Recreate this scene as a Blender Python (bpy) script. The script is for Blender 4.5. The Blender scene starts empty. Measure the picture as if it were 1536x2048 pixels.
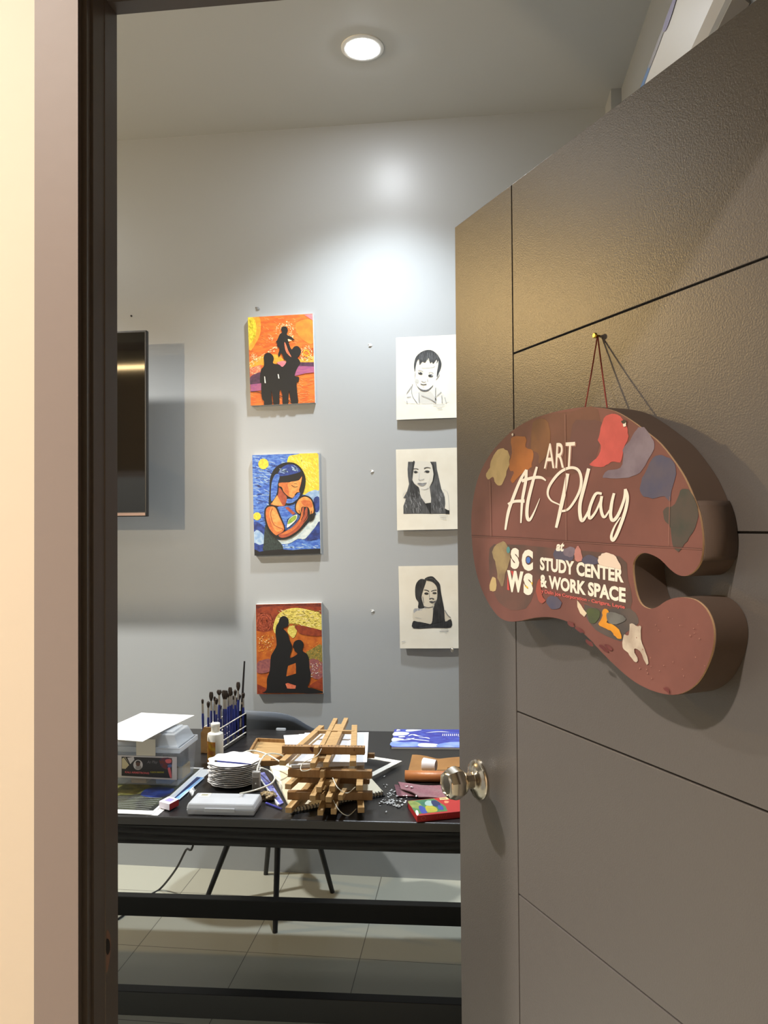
import bpy, bmesh, math, random
from mathutils import Vector, Matrix
random.seed(7)
C = bpy.context.scene.collection
PI = math.pi
def R(d): return math.radians(d)

# ------------------------------------------------------------------ camera
FPX = 1538.0
EYE = Vector((0, 0, 1.5))
def cam_axes(yaw=6.7, pitch=0.95, roll=-0.4):
    a, p, r = R(yaw), R(pitch), R(roll)
    f = Vector((-math.sin(a)*math.cos(p), math.cos(a)*math.cos(p), math.sin(p)))
    x = Vector((math.cos(a), math.sin(a), 0)); u = x.cross(f)
    return x*math.cos(r)+u*math.sin(r), u*math.cos(r)-x*math.sin(r), f
CX, CU, CF = cam_axes()
cam = bpy.data.cameras.new('camera'); camo = bpy.data.objects.new('camera', cam); C.objects.link(camo)
camo.matrix_world = Matrix(((CX.x, CU.x, -CF.x, EYE.x), (CX.y, CU.y, -CF.y, EYE.y), (CX.z, CU.z, -CF.z, EYE.z), (0, 0, 0, 1)))
cam.sensor_fit = 'VERTICAL'; cam.sensor_height = 36.0; cam.lens = FPX/2048*36.0; cam.clip_start = 0.02
bpy.context.scene.camera = camo

# survey of the photograph: where a sight line meets a real plane of the room
def ray(x, y): return CF + CX*((x-768)/FPX) - CU*((y-1024)/FPX)
def hit(x, y, n, d):
    r = ray(x, y); n = Vector(n); return EYE + r*((d-EYE.dot(n))/r.dot(n))
def onY(x, y, Y): return hit(x, y, (0, 1, 0), Y)
def onX(x, y, X): return hit(x, y, (1, 0, 0), X)
def onZ(x, y, Z): return hit(x, y, (0, 0, 1), Z)
TT = 0.75
def T(x, y, h=0.0): return onZ(x, y, TT+h)
def crop(x0, y0, s): return lambda a, b: (x0+s*a, y0+s*b)
K_pal = crop(920, 640, 616/1536); K_play = crop(940, 800, 360/1536); K_txt = crop(960, 1060, 340/1536)
K_p1 = crop(480, 610, 200/1536); K_p2 = crop(480, 890, 200/1536); K_p3 = crop(490, 1190, 180/1536)
K_d1 = crop(780, 660, 150/1536); K_d2 = crop(780, 880, 150/1536); K_d3 = crop(780, 1110, 150/1536)
K_br = crop(390, 1310, 230/1536); K_pl = crop(390, 1480, 230/1536); K_bin = crop(230, 1420, 180/1536)
K_ea = crop(560, 1420, 200/1536); K_rt = crop(740, 1450, 190/1536)

# ------------------------------------------------------------------ materials
def lin(c):
    out = []
    for v in c:
        v = v/255.0
        out.append(v/12.92 if v <= .04045 else ((v+.055)/1.055)**2.4)
    return (*out, 1)
_M = {}
def mat(name, col, rough=.5, metal=0, spec=.5, bump=None, emit=None, coat=0, var=None, sheen=0, trans=None):
    """col in 0-255 sRGB; bump=(scale,strength); var=(scale,(r,g,b),stretch) blends a second colour by noise"""
    if name in _M: return _M[name]
    m = bpy.data.materials.new(name); m.use_nodes = True; nt = m.node_tree
    b = nt.nodes['Principled BSDF']
    b.inputs['Base Color'].default_value = lin(col); b.inputs['Roughness'].default_value = rough
    b.inputs['Metallic'].default_value = metal; b.inputs['Specular IOR Level'].default_value = spec
    if coat: b.inputs['Coat Weight'].default_value = coat; b.inputs['Coat Roughness'].default_value = .12
    if sheen: b.inputs['Sheen Weight'].default_value = sheen
    tc = None
    if bump or var:
        tc = nt.nodes.new('ShaderNodeTexCoord')
    if bump:
        n = nt.nodes.new('ShaderNodeTexNoise'); n.inputs['Scale'].default_value = bump[0]; n.inputs['Detail'].default_value = 3
        nt.links.new(tc.outputs['Object'], n.inputs['Vector'])
        bp = nt.nodes.new('ShaderNodeBump'); bp.inputs['Strength'].default_value = bump[1]; bp.inputs['Distance'].default_value = .002
        nt.links.new(n.outputs['Fac'], bp.inputs['Height']); nt.links.new(bp.outputs['Normal'], b.inputs['Normal'])
    if var:
        mp = nt.nodes.new('ShaderNodeMapping'); st = var[2] if len(var) > 2 else (1, 1, 1); mp.inputs['Scale'].default_value = st
        n = nt.nodes.new('ShaderNodeTexNoise'); n.inputs['Scale'].default_value = var[0]; n.inputs['Detail'].default_value = 4
        n.inputs['Distortion'].default_value = var[3] if len(var) > 3 else 0
        cr = nt.nodes.new('ShaderNodeValToRGB'); cr.color_ramp.elements[0].position = .38; cr.color_ramp.elements[1].position = .62
        cr.color_ramp.elements[0].color = lin(col); cr.color_ramp.elements[1].color = lin(var[1])
        nt.links.new(tc.outputs['Object'], mp.inputs['Vector']); nt.links.new(mp.outputs['Vector'], n.inputs['Vector'])
        nt.links.new(n.outputs['Fac'], cr.inputs['Fac']); nt.links.new(cr.outputs['Color'], b.inputs['Base Color'])
    if emit:
        b.inputs['Emission Color'].default_value = (*emit[0], 1); b.inputs['Emission Strength'].default_value = emit[1]
    if trans is not None:          # thin cloudy plastic: part of the light goes straight through
        mx = nt.nodes.new('ShaderNodeMixShader'); tr = nt.nodes.new('ShaderNodeBsdfTransparent')
        mx.inputs['Fac'].default_value = trans
        out = nt.nodes['Material Output']
        nt.links.new(b.outputs['BSDF'], mx.inputs[1]); nt.links.new(tr.outputs['BSDF'], mx.inputs[2]); nt.links.new(mx.outputs['Shader'], out.inputs['Surface'])
    _M[name] = m; return m

# ------------------------------------------------------------------ mesh builder
class MB:
    def __init__(s): s.v = []; s.f = []; s.mi = []; s.sm = []
    def face(s, idx, m=0, sm=False): s.f.append(tuple(idx)); s.mi.append(m); s.sm.append(sm)
    def add(s, vs): b = len(s.v); s.v += [Vector(v) for v in vs]; return b
    def hexa(s, p, m=0):                       # 8 corners: bottom 4 ccw, top 4 ccw
        b = s.add(p)
        for q in ((3, 2, 1, 0), (4, 5, 6, 7), (0, 1, 5, 4), (1, 2, 6, 5), (2, 3, 7, 6), (3, 0, 4, 7)): s.face([b+i for i in q], m)
    def box(s, x0, x1, y0, y1, z0, z1, m=0, M=None):
        p = [(x0, y0, z0), (x1, y0, z0), (x1, y1, z0), (x0, y1, z0), (x0, y0, z1), (x1, y0, z1), (x1, y1, z1), (x0, y1, z1)]
        if M is not None: p = [M @ Vector(q) for q in p]
        s.hexa(p, m)
    def bar(s, a, b, w, h, m=0, up=(0, 0, 1)):  # rectangular bar along a->b
        a, b = Vector(a), Vector(b); d = (b-a).normalized(); u = Vector(up)
        sd = d.cross(u)
        if sd.length < 1e-5: sd = d.cross(Vector((1, 0, 0)))
        sd.normalize(); u = sd.cross(d).normalized()
        q = [(-1, -1), (1, -1), (1, 1), (-1, 1)]
        s.hexa([a+sd*(i*w/2)+u*(j*h/2) for i, j in q]+[b+sd*(i*w/2)+u*(j*h/2) for i, j in q], m)
    def tube(s, pts, r, m=0, n=8, cap=True):
        pts = [Vector(p) for p in pts]; k = len(pts); rr = r if isinstance(r, (list, tuple)) else [r]*k
        rings = []; pu = None
        for i, p in enumerate(pts):
            d = (pts[min(i+1, k-1)]-pts[max(i-1, 0)]).normalized()
            if pu is None:
                pu = d.cross(Vector((0, 0, 1)))
                if pu.length < .05: pu = d.cross(Vector((1, 0, 0)))
            pu = (pu-d*pu.dot(d)).normalized(); w = d.cross(pu)
            rings.append(s.add([p+(pu*math.cos(2*PI*j/n)+w*math.sin(2*PI*j/n))*rr[i] for j in range(n)]))
        for i in range(k-1):
            for j in range(n): s.face((rings[i]+j, rings[i]+(j+1) % n, rings[i+1]+(j+1) % n, rings[i+1]+j), m, True)
        if cap:
            s.face([rings[0]+j for j in reversed(range(n))], m); s.face([rings[-1]+j for j in range(n)], m)
    def lathe(s, prof, m=0, n=32, M=None, f=None, cap=True):   # prof [(r,z)]
        rings = []
        for r, z in prof:
            vs = []
            for j in range(n):
                t = 2*PI*j/n; k = f(t, r, z) if f else (r, z)
                v = Vector((k[0]*math.cos(t), k[0]*math.sin(t), k[1])); vs.append(M @ v if M is not None else v)
            rings.append(s.add(vs))
        for i in range(len(rings)-1):
            mm = m[i] if isinstance(m, list) else m
            for j in range(n): s.face((rings[i]+j, rings[i]+(j+1) % n, rings[i+1]+(j+1) % n, rings[i+1]+j), mm, True)
        if cap:
            m0 = m[0] if isinstance(m, list) else m; m1 = m[-1] if isinstance(m, list) else m
            s.face([rings[0]+j for j in reversed(range(n))], m0); s.face([rings[-1]+j for j in range(n)], m1)
    def prism(s, poly, ext, m=0, mside=None):
        poly = [Vector(p) for p in poly]; n = len(poly); e = Vector(ext)
        a = s.add(poly); b = s.add([p+e for p in poly]); ms = m if mside is None else mside
        s.face([a+i for i in reversed(range(n))], m); s.face([b+i for i in range(n)], m)
        for i in range(n): s.face((a+i, a+(i+1) % n, b+(i+1) % n, b+i), ms)
    def poly(s, pts, m=0): b = s.add(pts); s.face(range(b, b+len(pts)), m)
    def grid(s, fn, nu, nv, m=0, thick=None, sm=True):
        b = s.add([fn(i/nu, j/nv) for j in range(nv+1) for i in range(nu+1)])
        w = nu+1
        for j in range(nv):
            for i in range(nu): s.face((b+j*w+i, b+j*w+i+1, b+(j+1)*w+i+1, b+(j+1)*w+i), m, sm)
        if thick is not None:
            t = Vector(thick); c = s.add([v+t for v in s.v[b:b+w*(nv+1)]])
            for j in range(nv):
                for i in range(nu): s.face((c+j*w+i, c+(j+1)*w+i, c+(j+1)*w+i+1, c+j*w+i+1), m, sm)
            for i in range(nu):
                s.face((b+i, c+i, c+i+1, b+i+1), m); k = nv*w; s.face((b+k+i, b+k+i+1, c+k+i+1, c+k+i), m)
            for j in range(nv):
                s.face((b+j*w, b+(j+1)*w, c+(j+1)*w, c+j*w), m); k = nu; s.face((b+j*w+k, c+j*w+k, c+(j+1)*w+k, b+(j+1)*w+k), m)
    def build(s, name, mats, parent=None, world=False, bevel=0, angle=35, recalc=True):
        me = bpy.data.meshes.new(name)
        off = parent.location if (parent is not None and world) else Vector((0, 0, 0))
        me.from_pydata([tuple(v-off) for v in s.v], [], s.f)
        for m in (mats if isinstance(mats, (list, tuple)) else [mats]): me.materials.append(m)
        me.polygons.foreach_set('material_index', s.mi); me.polygons.foreach_set('use_smooth', s.sm); me.update()
        if recalc:
            bm = bmesh.new(); bm.from_mesh(me); bmesh.ops.recalc_face_normals(bm, faces=bm.faces); bm.to_mesh(me); bm.free()
        if any(s.sm): me.set_sharp_from_angle(angle=R(angle))
        o = bpy.data.objects.new(name, me); C.objects.link(o)
        if parent is not None: o.parent = parent
        if bevel:
            bv = o.modifiers.new('bevel', 'BEVEL'); bv.width = bevel; bv.segments = 2; bv.limit_method = 'ANGLE'; bv.angle_limit = R(40)
        return o
def empty(name, loc, rz=0):
    o = bpy.data.objects.new(name, None); C.objects.link(o); o.location = loc; o.rotation_euler = (0, 0, rz); o.empty_display_size = .02; return o
def tag(o, label, cat, group=None):
    o['label'] = label; o['category'] = cat
    if group: o['group'] = group
    return o
def struct(o): o['kind'] = 'structure'; return o
def copy_tree(o, parent=None):
    c = o.copy(); C.objects.link(c)
    if parent is not None: c.parent = parent
    for ch in list(o.children): copy_tree(ch, c)
    return c
def crom(pts, closed=True, k=4):
    pts = [Vector((*p, 0)) if len(p) == 2 else Vector(p) for p in pts]; n = len(pts); out = []
    for i in range(n if closed else n-1):
        g = (lambda j: pts[j % n]) if closed else (lambda j: pts[max(0, min(n-1, j))])
        p0, p1, p2, p3 = g(i-1), g(i), g(i+1), g(i+2)
        for q in range(k):
            t = q/k; out.append(.5*((2*p1)+(p2-p0)*t+(2*p0-5*p1+4*p2-p3)*t*t+(3*p1-p0-3*p2+p3)*t**3))
    if not closed: out.append(pts[-1])
    return out
def blob(cx, cy, rx, ry, n=18, jit=0, rot=0):
    o = []
    for i in range(n):
        t = 2*PI*i/n; k = 1+random.uniform(-jit, jit); a, b = rx*k*math.cos(t), ry*k*math.sin(t)
        o.append((cx+a*math.cos(rot)-b*math.sin(rot), cy+a*math.sin(rot)+b*math.cos(rot)))
    return o
class Art:
    """flat picture made of coloured shapes lying on a real surface; mp(x,y,k) -> point of layer k"""
    def __init__(s, mp): s.mp = mp; s.mb = MB(); s.mats = []; s.k = 0; s.clip = None; s.jit = 0
    def cut(s, q):
        """keep a shape inside the picture's own (convex, four-cornered) border"""
        if not s.clip: return q
        cl = s.clip; ar = sum(cl[i-1][0]*cl[i][1]-cl[i][0]*cl[i-1][1] for i in range(len(cl))); sg = 1 if ar > 0 else -1
        for i in range(len(cl)):
            (ax, ay), (bx, by) = cl[i-1], cl[i]; out = []
            ins = lambda p: sg*((bx-ax)*(p.y-ay)-(by-ay)*(p.x-ax))
            for j in range(len(q)):
                P, Q = q[j-1], q[j]; dp, dq = ins(P), ins(Q)
                if (dp >= 0) != (dq >= 0): out.append(P.lerp(Q, dp/(dp-dq)))
                if dq >= 0: out.append(Q)
            q = out
            if len(q) < 3: return []
        return q
    def mi(s, m):
        if m not in s.mats: s.mats.append(m)
        return s.mats.index(m)
    def shape(s, pts, m, smooth=True, new=True):
        if new: s.k += 1
        q = crom(pts, True, 3) if smooth else [Vector((*p, 0)) for p in pts]
        if s.jit: q = [p+Vector((random.uniform(-1, 1), random.uniform(-1, 1), 0))*s.jit for p in q]
        q = s.cut(q)
        if len(q) > 2: s.mb.poly([s.mp(p.x, p.y, s.k) for p in q], s.mi(m))
    def stroke(s, pts, w, m, smooth=True, new=True):
        if new: s.k += 1
        q = crom(pts, False, 6) if smooth and len(pts) > 2 else [Vector((*p, 0)) for p in pts]
        n = len(q); L = []; Rr = []
        for i, p in enumerate(q):
            d = (q[min(i+1, n-1)]-q[max(i-1, 0)]).normalized(); nn = Vector((-d.y, d.x, 0))
            ww = (w(i/(n-1)) if callable(w) else w)/2; L.append(p+nn*ww); Rr.append(p-nn*ww)
        idx = s.mi(m)
        for i in range(n-1):
            z = s.cut([L[i], L[i+1], Rr[i+1], Rr[i]])
            if len(z) > 2: s.mb.poly([s.mp(a.x, a.y, s.k) for a in z], idx)
    def build(s, name, parent=None, world=True): return s.mb.build(name, s.mats, parent, world, recalc=False)
def text_mesh(mb, txt, mp, x0, y0, x1, y1, m=0, bold=0.0, shear=0.0):
    """letters of the built-in font fitted into a box, laid through mp(x,y)"""
    cu = bpy.data.curves.new('t', 'FONT'); cu.body = txt; cu.size = 1; cu.offset = bold; cu.shear = shear; cu.resolution_u = 3
    o = bpy.data.objects.new('t', cu); C.objects.link(o)
    dg = bpy.context.evaluated_depsgraph_get(); me = bpy.data.meshes.new_from_object(o.evaluated_get(dg))
    vs = [v.co.copy() for v in me.vertices]
    ax, bx = min(v.x for v in vs), max(v.x for v in vs); ay, by = min(v.y for v in vs), max(v.y for v in vs)
    b = mb.add([mp(x0+(v.x-ax)/(bx-ax)*(x1-x0), y0+(v.y-ay)/(by-ay)*(y1-y0)) for v in vs])
    for p in me.polygons: mb.face([b+i for i in p.vertices], m)
    bpy.data.objects.remove(o); bpy.data.curves.remove(cu); bpy.data.meshes.remove(me)
# ------------------------------------------------------------------ the setting
CEIL = 3.24; YB = 3.277; XR = 0.60
wall_grey = mat('wall_grey_paint', (160, 162, 162), .39, spec=.5, bump=(7, .06))
ceil_grey = mat('ceiling_paint', (186, 186, 182), .7)
cream = mat('cream_wall_paint', (204, 189, 168), .6, bump=(14, .25))
frame_paint = mat('taupe_gloss_paint', (134, 121, 114), .5, spec=.3, bump=(34, .10))
jamb_shaded = mat('shaded_jamb_paint', (84, 76, 71), .36, spec=.5, bump=(34, .10))  # frame paint darkened: shade of the reveals and head put into the colour
door_paint = mat('charcoal_taupe_paint', (92, 87, 84), .33, spec=.75, bump=(430, .17))
black_gap = mat('groove_shadow_paint', (40, 37, 36), .7)

def wallbox(mb, x0, x1, y0, y1, z0, z1):
    mb.box(x0, x1, y0, y1, z0, z1, 0); mb.mi[-4] = 1      # the hall side is cream
w = MB(); w.box(-4.05, XR+.1, YB, YB+.1, 0, CEIL); struct(w.build('wall_back', wall_grey))
w = MB(); w.box(-4.15, -4.05, -1.8, YB+.1, 0, CEIL); struct(w.build('wall_left', wall_grey))
w = MB(); w.box(XR, XR+.1, .8195, YB, 0, CEIL); struct(w.build('wall_right', wall_grey))
w = MB()
YH, YI = .742, .8195
wallbox(w, -4.05, -2.8, YH, YI, 0, CEIL); wallbox(w, -2.8, -1.15, YH, YI, 0, 1.85); wallbox(w, -2.8, -1.15, YH, YI, 2.8, CEIL)
wallbox(w, -1.15, -.447, YH, YI, 0, CEIL); wallbox(w, -.447, .42, YH, YI, 2.128, CEIL); wallbox(w, .42, 1.7, YH, YI, 0, CEIL)
struct(w.build('wall_front', [wall_grey, cream]))
w = MB(); w.box(-4.05, 1.7, -1.9, -1.8, 0, CEIL); w.box(1.7, 1.8, -1.9, YI, 0, CEIL); struct(w.build('wall_hallway', cream))
w = MB(); w.box(-4.15, 1.8, -1.9, YB+.1, CEIL, CEIL+.1); struct(w.build('ceiling', ceil_grey))
w = MB()
p0, dX = onZ(1209, 219, CEIL), onZ(1215, 186, CEIL)
w.box(p0.x, XR, 3.14, YB, 0, CEIL); struct(w.build('trim_5', wall_grey))                # boxed pipe in the corner

# floor tiles
fm = bpy.data.materials.new('floor_tiles'); fm.use_nodes = True; nt = fm.node_tree; b = nt.nodes['Principled BSDF']
tc = nt.nodes.new('ShaderNodeTexCoord'); mp = nt.nodes.new('ShaderNodeMapping'); br = nt.nodes.new('ShaderNodeTexBrick')
tp = onZ(362, 1785, 0)
mp.inputs['Location'].default_value = (-tp.x/.4, -tp.y/.4, 0); mp.inputs['Scale'].default_value = (2.5, 2.5, 1)
br.offset = 0; br.inputs['Scale'].default_value = 1; br.inputs['Brick Width'].default_value = 1; br.inputs['Row Height'].default_value = 1
br.inputs['Mortar Size'].default_value = .004; br.inputs['Mortar Smooth'].default_value = .1
br.inputs['Color1'].default_value = lin((172, 172, 158)); br.inputs['Color2'].default_value = lin((168, 168, 154)); br.inputs['Mortar'].default_value = lin((96, 94, 86))
nt.links.new(tc.outputs['Object'], mp.inputs['Vector']); nt.links.new(mp.outputs['Vector'], br.inputs['Vector']); nt.links.new(br.outputs['Color'], b.inputs['Base Color'])
b.inputs['Roughness'].default_value = .28
w = MB(); w.box(-4.15, 1.8, -1.9, YB+.1, -.1, 0); struct(w.build('floor', fm))

# door frame: moulded jambs with a stop, and the head
prof = [(-.4475, YH-.002), (-.4001, YH-.002), (-.4030, .753), (-.3973, .753), (-.3993, .765), (-.3965, .765), (-.3965, .789), (-.3957, .7898), (-.3965, .7906), (-.3965, YI), (-.4475, YI)]
w = MB(); w.prism([(x, y, 0) for x, y in prof], (0, 0, 2.128)); w.mi = [1]*len(w.mi); w.mi[2] = 0; w.mi[-1] = 0; jl = struct(w.build('trim_1', [frame_paint, jamb_shaded]))
chip = mat('bare_wood_chip', (120, 92, 78), .8); hole = mat('dark_hole', (25, 18, 16), .9)
# ragged latch hole and chipped paint on the jamb
def onjamb(x, y, k=0):
    a, c = Vector((-.3965, .765, 0)), Vector((-.3965, YI, 0)); d = (c-a).normalized(); n = Vector((d.y, -d.x, 0))
    p = hit(x, y, n, n.dot(a)); return p+n*(.0003*k)
A = Art(onjamb)
A.shape([(213, 1860), (219, 1868), (221, 1890), (218, 1925), (213, 1946), (210, 1930), (211, 1890)], chip)
A.shape([(212, 1878), (218, 1882), (219, 1900), (214, 1910), (211, 1900)], hole)
h = A.build('latch_hole', jl); h['label'] = 'ragged latch hole with chipped paint'
prof2 = [(.42, YH-.002), (.374, YH-.002), (.378, .757), (.371, .757), (.373, .765), (.371, .765), (.374, .795), (.39, .795), (.39, YI), (.42, YI)]
w = MB(); w.prism([(x, y, 0) for x, y in prof2], (0, 0, 2.128)); w.mi = [1]*len(w.mi); w.mi[2] = 0; struct(w.build('trim_2', [frame_paint, jamb_shaded]))
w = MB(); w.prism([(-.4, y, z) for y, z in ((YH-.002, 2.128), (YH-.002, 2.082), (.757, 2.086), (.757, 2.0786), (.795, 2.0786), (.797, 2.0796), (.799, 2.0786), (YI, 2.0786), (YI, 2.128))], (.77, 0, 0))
w.mi = [1]*len(w.mi); w.mi[2] = 0; struct(w.build('trim_3', [frame_paint, jamb_shaded]))
# transom window beside the door, into the hall (outside the picture on the left)
w = MB()
for x in (-2.8, -2.02, -1.19): w.box(x, x+.04, .76, .81, 1.85, 2.8)
for z in (1.85, 2.76): w.box(-2.8, -1.15, .76, .81, z, z+.04)
struct(w.build('window_1', frame_paint))

# ------------------------------------------------------------------ door leaf, seen on its hall face, swung into the room
D0 = Vector((-.034, 1.552, 0)); DU = Vector((.4948, -.869, 0)).normalized(); DN = Vector((-DU.y*-1*-1, 0, 0))
DN = Vector((DU.y, -DU.x, 0))                      # towards the hall
def dpt(u, h, off=0): return D0+DU*u+Vector((0, 0, h))+DN*off
def don(x, y, off=0):
    p = hit(x, y, DN, DN.dot(D0)+off); return (p-D0).dot(DU), p.z
door = empty('door_1', D0); struct(door)
DW, DH = .795, 2.10
gu = don(1034, 1500)[0]
rows = [.005, .225, .54, .855, 1.172, 1.488, 1.80, DH]
w = MB()
def dbox(mb, u0, u1, h0, h1, o0, o1, m=0):
    mb.hexa([dpt(u0, h0, o1), dpt(u1, h0, o1), dpt(u1, h0, o0), dpt(u0, h0, o0), dpt(u0, h1, o1), dpt(u1, h1, o1), dpt(u1, h1, o0), dpt(u0, h1, o0)], m)
dbox(w, 0.0006, DW-.0006, .0056, DH-.0006, -.04, -.0035, 1)
G = .0014
dbox(w, 0, gu-G, .005, DH, -.0036, 0)
for i in range(7): dbox(w, gu+G, DW, rows[i]+(G if i else 0), rows[i+1]-(G if i < 6 else 0), -.0036, 0)
dl = w.build('door_leaf', [door_paint, black_gap], door, True, bevel=.0007)
# knob
nick = mat('satin_nickel', (205, 196, 182), .17, metal=1)
nickd = mat('keyhole_dark', (40, 36, 32), .4, metal=1)
ku, kh = don(957, 1559)
KM = Matrix.Translation(dpt(ku, kh)) @ Matrix(((DU.x, 0, DN.x, 0), (DU.y, 0, DN.y, 0), (0, 1, 0, 0), (0, 0, 0, 1)))
w = MB(); w.lathe([(.0375, 0), (.0375, .003), (.036, .005), (.034, .0055), (.030, .009), (.022, .0125), (.0165, .014), (.0155, .015)], 0, 40, KM)
kp = w.build('knob_rosette', nick, door, True)
def octo(t, r, z):
    a = (t+.2) % (PI/4)-PI/8; k = math.cos(PI/8)/math.cos(a)
    q = max(0, min(1, (z-.03)/.012)); return r*(1+(k-1+.02)*q), z
w = MB(); w.lathe([(.0155, .013), (.015, .026), (.0165, .030), (.021, .032), (.027, .038), (.0305, .046), (.0305, .053), (.027, .064), (.0235, .070), (.021, .0715), (.0195, .0695), (.0185, .0685)], 0, 8, KM @ Matrix.Rotation(.25, 4, 'Z'))
kk = w.build('knob', nick, door, True)
w = MB(); w.lathe([(.0085, .066), (.0085, .0715), (.0075, .0725)], 0, 20, KM)
w.box(-.0006, .0006, -.003, .003, .0724, .0728, 1, KM); w.build('key_cylinder', [nick, nickd], kk, True)

# ------------------------------------------------------------------ air conditioner on the right wall
ac_white = mat('ac_white_plastic', (228, 230, 232), .35); ac_dark = mat('ac_vent_grey', (130, 124, 118), .5)
XF = .42
ztop = onX(1283, 166, XF).z; zbot = onX(1384, 94, XF).z
ac = empty('air_conditioner', (XR, 1.7, zbot)); tag(ac, 'white wall-mounted air conditioner above the open door, blue decal along its top edge', 'air conditioner')
y0, y1 = 1.28, 2.12
sec = [(XR-.001, ztop+.03), (XF+.05, ztop+.03), (XF+.012, ztop+.012), (XF, ztop-.004), (XF, zbot), (XF+.012, zbot-.018), (XF+.02, zbot-.022), (XF+.075, zbot-.075), (XR-.001, zbot-.085)]
w = MB(); w.prism([(x, y0, z) for x, z in sec], (0, y1-y0, 0)); w.build('casing', ac_white, ac, True, bevel=.006)
w = MB(); w.bar((XF+.030, y0+.04, zbot-.0375), (XF+.030, y1-.04, zbot-.0375), .03, .004, 0, up=(-.7, 0, -.7)); w.build('vent_louver', ac_dark, ac, True)
A = Art(lambda y, z, k: Vector((XF-.0006*k, y, z)))
dk = [mat('decal_blue', (60, 110, 175), .4), mat('decal_violet', (110, 95, 150), .4), mat('decal_grey', (140, 135, 140), .4)]
Y = lambda x, y: (onX(x, y, XF).y, onX(x, y, XF).z)
A.shape([(2.1, ztop-.006), (2.1, ztop-.024), (1.84, ztop-.020), (1.80, ztop-.008), (1.84, ztop-.004)], dk[0])
A.shape([(1.86, ztop-.006), (1.84, ztop-.02), (1.72, ztop-.018), (1.69, ztop-.008), (1.76, ztop-.004)], dk[2])
A.shape([(1.72, ztop-.006), (1.70, ztop-.028), (1.64, ztop-.026), (1.58, ztop-.01), (1.62, ztop-.003)], dk[1])
A.build('decal', ac)

# ------------------------------------------------------------------ lamps
lens_on = mat('lamp_lens_lit', (255, 255, 255), .5, emit=((.95, 1.0, 1.05), 120))
lens_warm = mat('lamp_lens_warm', (255, 240, 215), .5, emit=((1.0, .80, .55), 22))
ring_m = mat('downlight_ring_white', (225, 225, 222), .45)
def downlight(x, y, label, lens, col, power, radius=.05, angle=150, blend=.7, z=CEIL, group=None, extra=0):
    r = tag(empty('ceiling_downlight', (x, y, z)), label, 'ceiling light')
    w = MB(); w.lathe([(.078, 0), (.078, -.004), (.070, -.007), (.060, -.006), (.056, 0)], 0, 40, cap=False); w.build('trim_ring', ring_m, r)
    w = MB(); w.lathe([(.0555, -.001), (.053, -.006), (.042, -.011), (.025, -.014), (.006, -.0155)], 0, 36); w.build('lens', lens, r)
    l = bpy.data.lights.new('downlight_lamp', 'SPOT'); l.energy = power; l.color = col; l.shadow_soft_size = radius; l.spot_size = R(angle); l.spot_blend = blend
    o = bpy.data.objects.new('downlight_lamp', l); C.objects.link(o); o.location = (x, y, z-.03-radius)
    return r
LA = onZ(725, 95, CEIL)
downlight(LA.x, LA.y, 'round recessed ceiling downlight shining white above the paintings', lens_on, (.90, 1.0, 1.10), 100, .045, 116, 1.0)
downlight(-2.3, 2.1, 'round recessed downlight behind the left wall edge, over the table end', lens_on, (1.0, .98, .93), 225, .06, angle=126, blend=.55)
P_ = hit(1128, 640, DN, DN.dot(D0)); d_ = (P_-EYE).normalized(); d_ = d_-DN*(2*d_.dot(DN)); S_ = P_+d_*((3.10-P_.y)/d_.y)   # the lamp mirrored by the glossy door
sc = tag(empty('wall_sconce', (S_.x, YB, S_.z)), 'warm globe lamp on the back wall, far left of the television', 'wall lamp')
w = MB(); w.lathe([(.004, -.066), (.03, -.058), (.055, -.036), (.066, 0), (.055, .036), (.03, .058), (.004, .066)], 0, 28, Matrix.Translation(S_)); gl_ = w.build('globe', lens_warm, sc, True); gl_.visible_shadow = True
w = MB(); w.lathe([(.05, 0), (.05, .02), (.012, .03), (.012, .115)], 0, 24, Matrix.Translation((S_.x, YB-.001, S_.z)) @ Matrix.Rotation(PI/2, 4, 'X')); w.build('wall_mount', ring_m, sc, True)
lp = bpy.data.lights.new('sconce_lamp', 'SPOT'); lp.energy = 80; lp.color = (1.0, .66, .26); lp.shadow_soft_size = .04; lp.spot_size = R(120); lp.spot_blend = .5
lo_ = bpy.data.objects.new('sconce_lamp', lp); C.objects.link(lo_); lo_.location = S_-d_*.12; lo_.rotation_euler = (-d_).to_track_quat('-Z', 'Y').to_euler()
downlight(-1.2, -.42, 'warm round downlight in the hallway ceiling left of the doorway', lens_warm, (1.0, .91, .82), 312, .05, angle=140, blend=1.0)
# wall lamp in the hall whose light falls through the transom window
pt = bpy.data.lights.new('hall_lamp', 'SPOT'); pt.spot_size = R(70); pt.spot_blend = .15; pt.energy = 80; pt.color = (1.0, .78, .5); pt.shadow_soft_size = .03
po = bpy.data.objects.new('hall_lamp', pt); C.objects.link(po); po.location = (-1.95, -.2, 2.2); po.rotation_euler = (R(88), 0, R(-10))
r = tag(empty('hanging_lamp', (-1.95, -.2, CEIL)), 'warm hanging lamp in the hallway beyond the transom window', 'lamp')
w = MB(); w.tube([(0, 0, -.001), (0, 0, -.96)], .004, 0, 8); w.build('cord', black_gap, r)
w = MB(); w.lathe([(.02, -.90), (.06, -.93), (.09, -.98)], 0, 24, cap=False); w.build('lamp_shade', ring_m, r)
wd = bpy.data.worlds.new('w'); bpy.context.scene.world = wd; wd.use_nodes = True; wd.node_tree.nodes['Background'].inputs[0].default_value = (.5, .55, .6, 1); wd.node_tree.nodes['Background'].inputs[1].default_value = .05
vs = bpy.context.scene.view_settings; vs.view_transform = 'Standard'; vs.look = 'None'; vs.exposure = 0.8; vs.gamma = 1; vs.use_curve_mapping = False
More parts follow.
